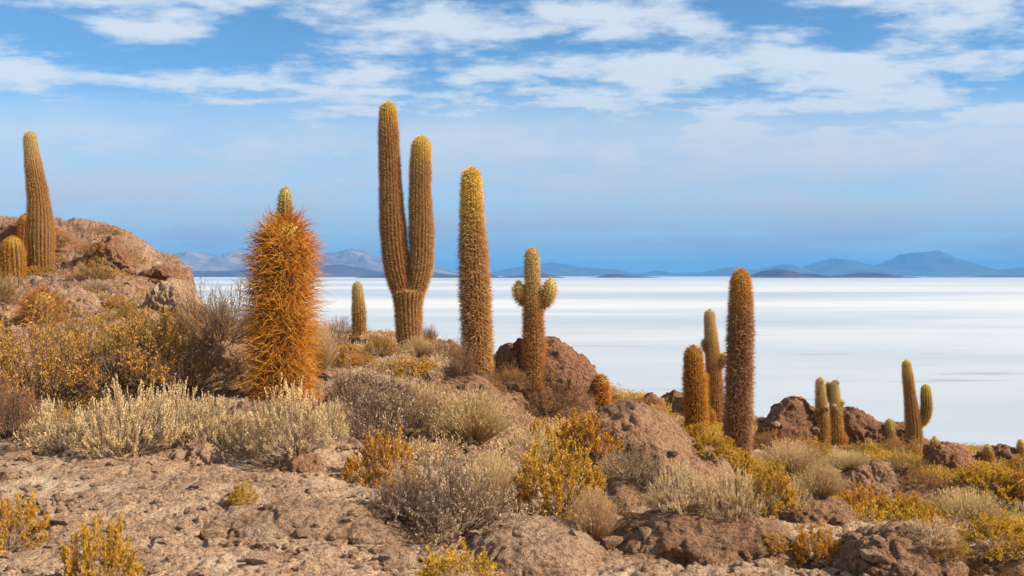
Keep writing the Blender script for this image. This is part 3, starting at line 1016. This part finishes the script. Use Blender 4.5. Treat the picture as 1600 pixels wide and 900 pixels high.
# cluster
cactus(1285, 690, [('trunk', [(1285, 692, 9.5), (1284, 655, 9.5), (1283, 632, 7), (1282, 610, 5.5), (1281, 592, 5)], {'ty': .5}),
                   ('arm', [(1281, 638, 2), (1279, 635, 3.5), (1278, 631, 3)], {'ribs': 8, 'sp': 'sp_pale', 'style': 'short'}),
                   ('arm', [(1287, 641, 2), (1288, 638, 4), (1288, 633, 3.5)], {'ribs': 8, 'style': 'short', 'dy': -.15})],
       'left greenish cactus of the cluster beside the big boulder', 'fur', ('bodygold', 'sp_grey'), 53, GC, ribs=16, ty=.4)
cactus(1306, 692, [('trunk', [(1306, 694, 9.5), (1306, 655, 9.5), (1305, 630, 8), (1304, 610, 6.5), (1303, 596, 5)], {'ty': .5}),
                   ('arm', [(1300, 630, 2), (1297, 622, 3.5), (1296, 605, 3.5), (1296, 598, 3)], {'ribs': 8, 'dy': .1}),
                   ('arm', [(1302, 640, 3), (1301, 636, 4.5), (1300, 630, 4)], {'ribs': 8, 'dy': -.15, 'sp': 'sp_pale', 'style': 'short'}),
                   ('arm', [(1311, 636, 3), (1315, 631, 4), (1316, 625, 3.5)], {'ribs': 8, 'style': 'short'}),
                   ('arm', [(1305, 604, 3), (1307, 599, 3.6), (1307, 594, 3)], {'ribs': 8, 'style': 'short', 'sp': 'sp_pale'})],
       'right greenish cactus of the cluster, crowded with stubby arms', 'fur', ('bodygold', 'sp_grey'), 57, GC, ribs=16, ty=.4)
cactus(1310, 694, [('trunk', [(1311, 696, 9), (1311, 682, 9.5), (1310, 671, 7.5)])], 'small glowing orange cactus at the foot of the right cluster', 'medium', ('body', 'sp_orange'), 61, GC, ribs=14)
cactus(1390, 686, [('trunk', [(1391, 690, 6.5), (1390, 670, 6.5), (1389, 656, 5)])], 'short pale cactus left of the forked far right cactus', 'fur', ('body', 'sp_pale'), 63, GC, ribs=14, ty=.5)
cactus(1428, 690, [('trunk', [(1430, 694, 12), (1427, 660, 11.5), (1422, 620, 8.5), (1418, 585, 7.5), (1416, 563, 6)], {'ty': .3}),
                   ('arm', [(1429, 664, 6.5), (1438, 662, 7.5), (1445, 653, 8), (1448, 638, 8), (1447, 618, 7.5), (1446, 601, 6.5)], {'ribs': 14, 'ty': .5})],
       'far right cactus with one long arm bending up on its right', 'fur', ('bodygold', 'sp_brown'), 67, GC, ribs=16)
cactus(1460, 698, [('trunk', [(1460, 700, 4), (1460, 692, 4), (1460, 684, 3.4)])], 'tiny cactus on the skyline above the pointed red boulder', 'fur', ('bodygold', 'sp_grey'), 70, GC, ribs=12)
cactus(1545, 730, [('trunk', [(1546, 732, 5.5), (1545, 715, 5.5), (1543, 696, 4.5)])], 'small dark cactus above the golden bushes near the right edge', 'fur', ('bodygold', 'sp_grey'), 72, GC, ribs=14)
cactus(1595, 712, [('trunk', [(1595, 714, 4), (1595, 700, 4), (1594, 688, 3.5)])], 'tiny brown cactus on the skyline at the right edge', 'fur', ('body', 'sp_brown'), 74, GC, ribs=12)
cactus(1592, 798, [('trunk', [(1593, 800, 14), (1592, 770, 15), (1591, 746, 11)])], 'young red orange cactus cut by the right edge', 'medium', ('body', 'sp_red'), 76, GC, ribs=16)


# ------------------------------------------------------------------ shrubs
def unit(v):
    return v / (np.linalg.norm(v, axis=1)[:, None] + 1e-9)


def shrub_meshes(kind, seed):
    """unit shrub: about 1 wide each side of its foot and 1 tall"""
    rs = np.random.default_rng(seed)
    K = {  # main, sub, leaves, spread(deg), curve-up, sub length, leaf L, leaf W, leaf angle, start t, stem r, jag
        'cream': (150, 6, 34, 86, .50, .20, .028, .016, .55, .58, .0042, .07),
        'yellow': (150, 12, 15, 85, .40, .15, .042, .026, .85, .56, .0036, .09),
        'gold': (120, 10, 13, 84, .30, .24, .038, .019, 1.0, .40, .0040, .14),
        'olive': (110, 10, 12, 84, .30, .24, .040, .020, 1.0, .40, .0040, .16),
        'rust': (130, 10, 10, 84, .25, .26, .034, .013, .9, .40, .0035, .13),
        'grey': (120, 10, 11, 86, .26, .24, .036, .014, .8, .40, .0048, .18),
        'dark': (110, 9, 7, 82, .25, .34, .040, .014, .9, .40, .0060, .26),
        'straw': (0, 0, 0, 0, 0, 0, 0, 0, 0, 0, 0, 0),
    }[kind]
    stem, fol = Geo(), Geo()
    if kind == 'straw':
        n = 1300
        az = rs.uniform(0, 2 * math.pi, n)
        pol = R(75) * rs.random(n) ** 0.75
        L = rs.uniform(.65, 1.08, n)
        r0 = rs.random(n) * 0.22
        A = np.stack([np.cos(az) * r0, np.sin(az) * r0, np.zeros(n)], 1)
        D = np.stack([np.sin(pol) * np.cos(az), np.sin(pol) * np.sin(az), np.cos(pol)], 1) + rs.normal(size=(n, 3)) * .07
        rd = rs.random(n)
        pts = [A]
        cur = A
        for k in range(3):
            D[:, 2] += 0.10
            D = unit(D)
            cur = cur + D * (L / 3)[:, None]
            pts.append(cur)
        for k in range(3):
            r_ = .0055 * (1 - k * .28)
            fol.tubes(pts[k], pts[k + 1], r_, r_ * .7, k / 3, rd, (k + 1) / 3)
        m = 3600
        ii = rs.integers(0, n, m)
        tt = rs.uniform(.55, 1.0, m)[:, None]
        pp = pts[2][ii] * (1 - tt) + pts[3][ii] * tt
        fol.blades(pp, unit(pts[3][ii] - pts[2][ii]) + rs.normal(size=(m, 3)) * .35, .07, .014, rs.uniform(.6, 1, m), rd[ii], rs)
        n2 = 120
        az = rs.uniform(0, 2 * math.pi, n2)
        D = np.stack([np.cos(az), np.sin(az), rs.uniform(.1, 1.2, n2)], 1)
        A = np.zeros((n2, 3))
        stem.tubes(A, unit(D) * rs.uniform(.2, .6, n2)[:, None], .006, .003, .3, rs.random(n2))
        return stem.build('stems', M['stem']), fol.build('foliage', M['straw'])
    nm, nsub, nl, spread, up, sl, lL, lW, la, t0, sr, jag = K
    # low-frequency unevenness of the outline
    lob = rs.normal(size=(7, 3))
    lob = unit(lob)
    lob[:, 2] = np.abs(lob[:, 2])
    lw = rs.uniform(-.42, .26, 7)
    az = rs.uniform(0, 2 * math.pi, nm)
    pol = R(spread) * np.sqrt(rs.random(nm))
    E = np.stack([np.sin(pol) * np.cos(az), np.sin(pol) * np.sin(az), np.cos(pol)], 1)
    reach = 0.90 + rs.normal(size=nm) * jag * .6 + (np.clip(E @ lob.T, 0, 1) ** 5 @ lw)
    reach = np.clip(reach, .4, 1.12)
    # endpoints on the dome, curve starting more horizontally and bending up
    end = E * reach[:, None]
    end[:, 2] = np.maximum(end[:, 2], 0.10)
    r0 = rs.random(nm) * .12
    A = np.stack([np.cos(az) * r0, np.sin(az) * r0, np.zeros(nm) - .03], 1)
    ctrl = A + (end - A) * np.array([.62, .62, .28]) + rs.normal(size=(nm, 3)) * .07
    ctrl[:, 2] = np.abs(ctrl[:, 2]) + .02

    def bez(t_):
        t_ = np.asarray(t_)
        t_ = t_[:, None] if t_.ndim else t_
        return A * 0 + (1 - t_) ** 2 * A + 2 * t_ * (1 - t_) * ctrl + t_ ** 2 * end

    ns = 6
    prev = bez(np.zeros(nm))
    rd = rs.random(nm)
    for k in range(ns):
        cur = bez(np.full(nm, (k + 1) / ns)) + rs.normal(size=(nm, 3)) * .012
        ra = sr * 1.9 * (1 - k / ns * .75)
        stem.tubes(prev, cur, ra, ra * .85, k / ns, rd, (k + 1) / ns)
        prev = cur
    # secondary sprigs
    n = nm * nsub
    ii = np.repeat(np.arange(nm), nsub)
    tt = rs.uniform(t0, 1.0, n) ** .8
    AA, CC, EE = A[ii], ctrl[ii], end[ii]
    t_ = tt[:, None]
    S = (1 - t_) ** 2 * AA + 2 * t_ * (1 - t_) * CC + t_ ** 2 * EE
    T = unit(2 * (1 - t_) * (CC - AA) + 2 * t_ * (EE - CC))
    D = unit(T + rs.normal(size=(n, 3)) * (.55 if kind not in ('cream',) else .32) + np.array([0, 0, up]))
    Ls = sl * rs.uniform(.5, 1.15, n)
    mid = S + D * (Ls * .5)[:, None]
    D2 = unit(D + rs.normal(size=(n, 3)) * .25 + np.array([0, 0, up * .6]))
    tipp = mid + D2 * (Ls * .5)[:, None]
    rn = np.clip(rd[ii] * .5 + rs.random(n) * .5, 0, 1)
    stem.tubes(S, mid, sr * .55, sr * .42, .5, rn, .8)
    stem.tubes(mid, tipp, sr * .42, sr * .2, .8, rn, 1.0)
    if kind in ('grey', 'dark', 'rust'):   # finer twigs
        k3 = 4
        jj = np.repeat(np.arange(n), k3)
        s3 = rs.random(n * k3)[:, None]
        B0 = mid[jj] * (1 - s3) + tipp[jj] * s3
        D3 = unit(D2[jj] + rs.normal(size=(n * k3, 3)) * .7)
        stem.tubes(B0, B0 + D3 * rs.uniform(.04, .13, n * k3)[:, None], sr * .32, sr * .12, .7, rn[jj], 1.0)
    # leaves along each sprig
    jj = np.repeat(np.arange(n), nl)
    s_ = rs.uniform(.05, 1.0, n * nl)
    f = s_[:, None]
    pos = np.where(f < .5, S[jj] + (mid[jj] - S[jj]) * f * 2, mid[jj] + (tipp[jj] - mid[jj]) * (f * 2 - 1))
    dd = unit(D2[jj] + rs.normal(size=(n * nl, 3)) * la)
    rad = np.linalg.norm(pos, axis=1)
    tipv = np.clip((rad - .35) / .6, 0, 1) * .7 + s_ * .3
    lsz = rs.uniform(.6, 1.2, n * nl)
    keep = rs.random(n * nl) < (0.08 + .92 * np.clip((rad - .48) / .36, 0, 1)) * (0.15 + .85 * np.clip((pos[:, 2] - .06) / .26, 0, 1))
    fol.blades(pos[keep], dd[keep], (lL * lsz)[keep], (lW * lsz)[keep], tipv[keep], rn[jj][keep], rs)
    sm = {'cream': 'stem', 'yellow': 'stem', 'gold': 'darkstem', 'olive': 'darkstem', 'rust': 'darkstem', 'grey': 'darkstem', 'dark': 'darkstem'}[kind]
    fm = {'dark': 'rust'}.get(kind, kind)
    return stem.build('stems', M[sm]), fol.build('foliage', M[fm])


PROTO = {}
for q, kd in enumerate(['cream', 'yellow', 'gold', 'olive', 'rust', 'grey', 'dark', 'straw']):
    PROTO[kd] = [shrub_meshes(kd, 100 + q * 10 + v_) for v_ in range(3)]
NSH = [0]
NM = {'cream': 'shrub', 'yellow': 'shrub', 'gold': 'shrub', 'olive': 'shrub', 'rust': 'shrub', 'grey': 'shrub', 'dark': 'shrub', 'straw': 'grass_tussock'}
GR = {'cream': 'cream feathery shrubs', 'yellow': 'bright golden shrubs', 'gold': 'ochre shrubs', 'olive': 'olive shrubs', 'rust': 'rusty shrubs',
      'grey': 'grey brown twiggy shrubs', 'dark': 'dark twiggy shrubs', 'straw': 'straw coloured tussocks'}


def shrub(kind, px, py, w, h, label, d=None):
    """px,py foot; w,h seen size in photo pixels"""
    i = NSH[0]
    NSH[0] += 1
    if d is None:
        x, d, z = land(px, py)
    else:
        x = (px - 800) / F * d
        z = drop(x, d)
    wm = w * d / F / 2 * 1.08
    hm = h * d / F * 1.0
    d2 = d + wm * .35
    x2 = (px - 800) / F * d2
    z2 = min(z, drop(x2, d2)) if wm < .25 else (z + min(z, drop(x2, d2))) / 2
    root = empty(NM[kind], (x2, d2, z2 - 0.02), (i * 2.399) % 6.283)
    root.scale = (wm, wm, hm + max(z - z2, 0))
    a, b_ = PROTO[kind][i % 3]
    link('stems', a, root)
    link('foliage', b_, root)
    tag(root, label, 'grass tussock' if kind == 'straw' else 'shrub', GR[kind])
    return root


# --- left
shrub('dark', 15, 690, 130, 120, 'dark shadowed shrub at the left edge behind the cream bushes')
shrub('gold', 75, 640, 210, 150, 'big ochre bush at the left edge, in front of the round red cactus')
shrub('gold', 190, 618, 240, 145, 'widest ochre bush, directly behind the cream bushes')
shrub('rust', 290, 612, 170, 105, 'rusty brown bush right of the widest ochre bush')
shrub('olive', 130, 560, 150, 80, 'olive tinged bush at the back of the ochre bushes')
shrub('gold', 235, 545, 120, 70, 'ochre bush below the left cliff')
shrub('olive', 205, 500, 60, 30, 'little yellow olive bush under the pale cliff rock')
shrub('grey', 250, 700, 200, 70, 'tangle of bare grey twigs under the cream bushes')
shrub('cream', 105, 708, 135, 105, 'leftmost cream feathery bush on the bare ground')
shrub('cream', 195, 712, 165, 118, 'largest cream feathery bush, second in the left row')
shrub('cream', 275, 690, 120, 92, 'cream bush in the middle of the left row')
shrub('cream', 335, 690, 110, 92, 'cream bush left of the foot of the spiny cactus')
shrub('cream', 378, 714, 88, 72, 'short round cream bush standing forward of the left row')
shrub('cream', 462, 712, 150, 112, 'cream bush in front of the foot of the spiny cactus')
shrub('cream', 505, 690, 80, 80, 'cream bush right of the foot of the spiny cactus')
shrub('dark', 345, 540, 135, 118, 'dark twiggy bush against the salt, left of the spiny cactus')
shrub('gold', 290, 545, 90, 60, 'ochre bush between the cliff and the dark twiggy bush')
shrub('straw', 495, 580, 70, 80, 'straw tussock hard against the right side of the spiny cactus')
shrub('olive', 3, 480, 50, 60, 'green olive bush at the left edge on the hill')
shrub('olive', 142, 436, 70, 34, 'olive bush on the left hill right of the tall cactus foot')
shrub('grey', 150, 455, 48, 22, 'small grey bush just below the olive bush on the left hill')
shrub('olive', 96, 384, 34, 24, 'small bush touching the right side of the left tall cactus')
shrub('gold', 146, 398, 50, 24, 'small ochre bush high on the red outcrop')
shrub('olive', 170, 366, 44, 14, 'flat bush on the skyline of the red outcrop')
shrub('yellow', 60, 430, 60, 14, 'low yellow grass at the foot of the left tall cactus')
shrub('yellow', 182, 484, 45, 22, 'small yellow bush at the base of the red outcrop')
# --- foreground
shrub('yellow', 12, 864, 130, 100, 'blurred golden bush cut by the left edge')
shrub('yellow', 160, 935, 125, 112, 'blurred yellow green bush at the bottom left')
shrub('yellow', 374, 786, 46, 34, 'tiny lone yellow tuft on the bare dirt')
shrub('yellow', 725, 940, 200, 88, 'yellow bush cut by the bottom edge in the centre')
# --- centre back
shrub('grey', 520, 552, 60, 50, 'grey bush right behind the straw tussock')
shrub('dark', 530, 522, 44, 24, 'thin dark sprigs on the skyline left of the small pale cactus')
shrub('yellow', 552, 574, 80, 46, 'golden bush below the small pale cactus')
shrub('gold', 592, 556, 66, 34, 'ochre bush between the small pale cactus and the forked one')
shrub('straw', 652, 560, 46, 34, 'pale tussock at the foot of the forked cactus')
shrub('rust', 688, 566, 70, 34, 'rusty bush right of the forked cactus foot')
shrub('dark', 671, 532, 26, 30, 'dark sprig on the skyline right of the forked cactus')
shrub('dark', 722, 586, 46, 50, 'dark bush left of the foot of the single tall cactus')
shrub('yellow', 640, 585, 100, 34, 'golden flowers on top of the big grey bush')
shrub('grey', 605, 692, 195, 135, 'big grey brown twiggy bush below the forked cactus')
shrub('grey', 545, 640, 90, 80, 'grey bush left part behind the big grey brown one')
shrub('straw', 738, 694, 135, 82, 'broad pale straw bush right of the big grey brown one')
shrub('straw', 660, 655, 90, 60, 'straw tussock at the right flank of the big grey brown bush')
shrub('rust', 795, 612, 75, 50, 'rusty gold bush left of the foot of the two armed cactus')
shrub('yellow', 790, 600, 60, 30, 'small golden bush between the two central cactus feet')
shrub('rust', 862, 650, 125, 82, 'round rusty bush in front of the red rock')
shrub('gold', 780, 582, 40, 24, 'little ochre bush right of the single tall cactus foot')
# --- centre front
shrub('yellow', 597, 762, 135, 100, 'golden bush left of the large tangled twiggy bush')
shrub('grey', 700, 850, 260, 165, 'large tangled twiggy bush in the centre foreground')
shrub('grey', 620, 812, 130, 90, 'grey twigs under the golden bush in the centre foreground')
shrub('straw', 765, 800, 110, 90, 'straw stalks on the right of the large tangled bush')
shrub('cream', 822, 722, 85, 58, 'pale grey bush left of the golden bushes')
shrub('yellow', 842, 690, 50, 34, 'small golden bush above the pale grey bush')
shrub('yellow', 932, 712, 130, 82, 'golden bush at the left foot of the long smooth slab')
shrub('yellow', 872, 808, 165, 102, 'largest golden bush, left of the smooth brown hump')
shrub('straw', 926, 838, 84, 74, 'cream tussock below the largest golden bush')
shrub('grey', 990, 752, 100, 64, 'grey twiggy bush on the lower edge of the long slab')
shrub('cream', 1062, 800, 115, 76, 'left cream bush below the long smooth slab')
shrub('cream', 1142, 812, 100, 84, 'right cream bush below the long smooth slab')
shrub('grey', 1030, 762, 80, 50, 'brown grey bush left of the cream bushes below the slab')
# --- right
shrub('yellow', 1108, 712, 80, 32, 'low golden bush left of the tallest right cactus foot')
shrub('yellow', 1150, 745, 100, 42, 'golden bush in front of the tallest right cactus foot')
shrub('yellow', 1190, 800, 110, 96, 'tall orange golden bush below the tallest right cactus')
shrub('cream', 1242, 800, 70, 52, 'cream bush right of the tall orange golden bush')
shrub('straw', 1235, 748, 110, 56, 'straw gold tussock right of the tallest right cactus')
shrub('gold', 1200, 702, 60, 34, 'ochre bush below the left end of the big boulder')
shrub('gold', 1240, 718, 90, 34, 'ochre mat under the big rounded boulder')
shrub('straw', 1284, 776, 78, 50, 'straw tussock left of the long brown hump')
shrub('yellow', 1268, 708, 90, 24, 'golden mat at the foot of the clustered cacti')
shrub('gold', 1340, 712, 70, 20, 'low ochre mat right of the clustered cacti')
shrub('gold', 1400, 712, 90, 28, 'ochre bush at the foot of the forked far right cactus')
shrub('olive', 1408, 732, 70, 26, 'olive cushion bush above the long brown hump')
shrub('olive', 1175, 664, 36, 14, 'small green bush left of the big boulder')
shrub('yellow', 1350, 808, 95, 46, 'golden bush on the lower edge of the long brown hump')
shrub('yellow', 1430, 812, 95, 52, 'golden bush at the right end of the long brown hump')
shrub('yellow', 1275, 882, 88, 56, 'round yellow bush on the bare ground at bottom right')
shrub('yellow', 1210, 856, 56, 22, 'flat little yellow bush left of the round yellow bush')
shrub('cream', 1440, 850, 110, 50, 'cream bush along the top of the bottom right slab')
shrub('straw', 1512, 826, 130, 58, 'broad straw tussock in the lower right')
shrub('yellow', 1565, 868, 140, 56, 'wide orange golden bush at the lower right edge')
shrub('gold', 1475, 872, 66, 46, 'ochre bush right of the bottom right slab')
shrub('yellow', 1540, 780, 115, 48, 'golden bush below the small dark cactus near the right edge')
shrub('dark', 1468, 780, 66, 40, 'dark twiggy bush below the pointed red boulder')
shrub('yellow', 1500, 752, 70, 30, 'golden bush right of the pointed red boulder')
shrub('gold', 1436, 760, 66, 30, 'ochre bush left of the dark twiggy bush')
shrub('yellow', 1592, 748, 60, 36, 'golden bush at the right edge above the red orange cactus')
shrub('olive', 1550, 712, 36, 14, 'small olive bush on the skyline between the two last small cacti')
shrub('rust', 1558, 905, 110, 44, 'rusty bush in the bottom right corner')
shrub('gold', 1006, 628, 34, 12, 'tiny bush on the skyline left of the dark boulders')
shrub('olive', 962, 622, 24, 10, 'tiny olive bush right of the small bright orange cactus')
shrub('yellow', 1098, 690, 60, 26, 'golden bush around the foot of the medium orange cactus')
shrub('straw', 1325, 735, 80, 30, 'straw tussock above the long brown hump')
shrub('cream', 1590, 822, 60, 50, 'cream bush at the right edge below the red orange cactus')

# ------------------------------------------------------------------ loose stones and dry wisps (uncountable)
rs = np.random.default_rng(77)
nst = 9000
pxs = rs.uniform(-120, 1720, nst)
ds = 4.6 * np.exp(rs.random(nst) ** 1.25 * 1.7)
iv, if_ = ICO[1]
keepv = []
sz = 0.006 + 0.030 * rs.random(nst) ** 5
xs = (pxs - 800) / F * ds
zs = np.array([ground_z(a, b_) for a, b_ in zip(xs, ds)])
J = 1 + rs.normal(size=(nst, len(iv), 1)) * .18
sc = sz[:, None, None] * np.stack([rs.uniform(.8, 1.4, nst), rs.uniform(.8, 1.4, nst), rs.uniform(.5, .9, nst)], 1)[:, None]
Vst = iv[None] * J * sc + np.stack([xs, ds, zs + sz * .2], 1)[:, None]
Fst = (if_[None] + (np.arange(nst) * len(iv))[:, None, None]).reshape(-1, 3)
tag(link('gravel', mesh('gravel', Vst.reshape(-1, 3), [Fst], M['palerock'], False)),
    'loose gravel and small stones strewn over the dusty ground', 'gravel', kind='stuff')

g = Geo()
nt_ = 520
for k in range(nt_):
    px = rs.uniform(-60, 1660)
    d_ = 7.5 * math.exp(rs.random() * 1.35)
    x_ = (px - 800) / F * d_
    if d_ > np.interp(px, CR_PX, CR_D) or (px < 620 and d_ < 10.5):
        continue
    z_ = ground_z(x_, d_)
    nb = 26
    s_ = rs.uniform(.05, .13)
    az = rs.uniform(0, 6.283, nb)
    D = np.stack([np.cos(az) * .7, np.sin(az) * .7, rs.uniform(.3, 1.4, nb)], 1)
    A = np.array([[x_, d_, z_]]) + rs.normal(size=(nb, 3)) * np.array([s_ * .3, s_ * .3, 0])
    g.blades(A, D, s_ * rs.uniform(.7, 1.4, nb), 0.007, rs.random(nb), rs.random(), rs)
tag(link('dry_grass', g.build('dry_grass', M['gold'])), 'scattered wisps of dry grass between the rocks', 'dry grass', kind='stuff')

# rubble: broken stones, thicker around the outcrops
rs = np.random.default_rng(91)
nru = 1700
pxs = rs.uniform(-80, 1680, nru)
ds = 5.5 * np.exp(rs.random(nru) * 1.75)
vv, ff, k0 = [], [], 0
for px, d_ in zip(pxs, ds):
    if d_ > np.interp(px, CR_PX, CR_D) - .3:
        continue
    x_ = (px - 800) / F * d_
    if pn(np.array([[x_ * .6 + 9, d_ * .5, 2.2]]))[0] < 0.0 and rs.random() < .8:
        continue
    z_ = drop(x_, d_)
    q_ = rs.uniform(.018, .055) * (d_ / 8) ** .5 * (1 + 1.6 * rs.random() ** 6)
    v_ = iv * (1 + rs.normal(size=(len(iv), 1)) * .2) * np.array([rs.uniform(.8, 1.5), rs.uniform(.8, 1.5), rs.uniform(.5, .9)]) * q_
    vv.append(v_ + np.array([x_, d_, z_ + q_ * .15]))
    ff.append(if_ + k0)
    k0 += len(iv)
tag(link('rubble', mesh('rubble', np.concatenate(vv), [np.concatenate(ff)], M['palerock'], False)),
    'broken brown stones littering the slope between the outcrops', 'rubble', kind='stuff')

# low scrub: small cushions and wisps too many to count, thick on the right slope
def scrub(name, n, mat, sm, dlo, dhi, pxlo, pxhi, size, seed, label, yel=False):
    rs = np.random.default_rng(seed)
    leaf, tw = Geo(), Geo()
    made = 0
    for k in range(n * 5):
        if made >= n:
            break
        px = rs.uniform(pxlo, pxhi)
        d_ = dlo * (dhi / dlo) ** rs.random()
        if d_ > np.interp(px, CR_PX, CR_D) - .5:
            continue
        x_ = (px - 800) / F * d_
        if pn(np.array([[x_ * .55 + seed, d_ * .4, seed * .1]]))[0] < 0.02:
            continue
        z_ = drop(x_, d_)
        if abs(z_ - ground_z(x_, d_)) > .10:
            continue
        s_ = rs.uniform(*size) * (d_ / 16) ** .35
        m_ = 270
        az = rs.uniform(0, 6.283, m_)
        pol = np.sqrt(rs.random(m_)) * 1.5
        E = np.stack([np.sin(pol) * np.cos(az), np.sin(pol) * np.sin(az), np.cos(pol) * .8], 1)
        rad = rs.uniform(.25, 1, m_) ** .5 * (1 + .3 * np.sin(az * 3 + k))
        Pp = np.array([[x_, d_, z_ - .01]]) + E * (rad * s_)[:, None]
        leaf.blades(Pp, E + rs.normal(size=(m_, 3)) * .5 + np.array([0, 0, .5]), s_ * rs.uniform(.13, .26, m_), s_ * .07,
                    np.clip(rad, 0, 1), np.clip(rs.random() * .6 + rs.random(m_) * .4, 0, 1), rs)
        j = 14
        tw.tubes(np.repeat(np.array([[x_, d_, z_ - .02]]), j, 0), Pp[:j], s_ * .02, s_ * .008, .3, rs.random(j))
        made += 1
    o = link(name, leaf.build(name, M[mat]))
    tag(o, label, 'low scrub', kind='stuff')
    tag(link('twigs', tw.build('twigs', M[sm]), o), kind='stuff')


scrub('golden_scrub', 720, 'yellow', 'stem', 10, 44, 860, 1680, (.09, .27), 301, 'small golden scrub growing between the rocks of the right slope')
scrub('ochre_scrub', 330, 'gold', 'darkstem', 11, 44, -60, 1680, (.07, .22), 302, 'small ochre scrub scattered over the whole slope')
scrub('straw_scrub', 380, 'straw', 'stem', 9.5, 40, 560, 1680, (.08, .24), 303, 'small straw coloured scrub between the shrubs')
scrub('dry_scrub', 240, 'grey', 'stem', 9.5, 34, 100, 1500, (.07, .2), 304, 'small dead grey scrub between the shrubs')

# dead twigs lying about
rs = np.random.default_rng(55)
g = Geo()
for k in range(900):
    px = rs.uniform(-60, 1660)
    d_ = 5.5 * math.exp(rs.random() * 1.3)
    if d_ > 8 and rs.random() < .3:
        continue
    x_ = (px - 800) / F * d_
    z_ = ground_z(x_, d_) + .008
    a_ = rs.uniform(0, 6.283)
    L_ = rs.uniform(.03, .16)
    A = np.array([[x_, d_, z_]])
    B = A + np.array([[math.cos(a_) * L_, math.sin(a_) * L_, rs.uniform(-.005, .03)]])
    C_ = B + np.array([[math.cos(a_ + .5) * L_ * .6, math.sin(a_ + .5) * L_ * .6, rs.uniform(-.01, .02)]])
    g.tubes(A, B, .003, .0025, .6, rs.random())
    g.tubes(B, C_, .0025, .001, .6, rs.random())
tag(link('dead_twigs', g.build('dead_twigs', M['stem'])), 'broken dead twigs lying on the dusty ground', 'twigs', kind='stuff')

# ------------------------------------------------------------------ haze
hx, hy0, hy1, hz0, hz1 = 60000, -60000, 90000, -60.0, 1080.0
hv = [(-hx, hy0, hz0), (hx, hy0, hz0), (hx, hy1, hz0), (-hx, hy1, hz0), (-hx, hy0, hz1), (hx, hy0, hz1), (hx, hy1, hz1), (-hx, hy1, hz1)]
hf = np.array([(0, 3, 2, 1), (4, 5, 6, 7), (0, 1, 5, 4), (1, 2, 6, 5), (2, 3, 7, 6), (3, 0, 4, 7)])
m, t, out = newmat('air_haze')
pv = t.add('ShaderNodeVolumePrincipled')
pv.inputs['Color'].default_value = (0.14, 0.43, 0.88, 1)
pv.inputs['Density'].default_value = 3.2e-5
pv.inputs['Anisotropy'].default_value = 0.0
t.l.new(pv.outputs[0], out.inputs['Volume'])
tag(link('haze', mesh('haze', np.array(hv), [hf], m, False)), 'thin blue haze in the air over the salt flat', 'haze', kind='stuff')
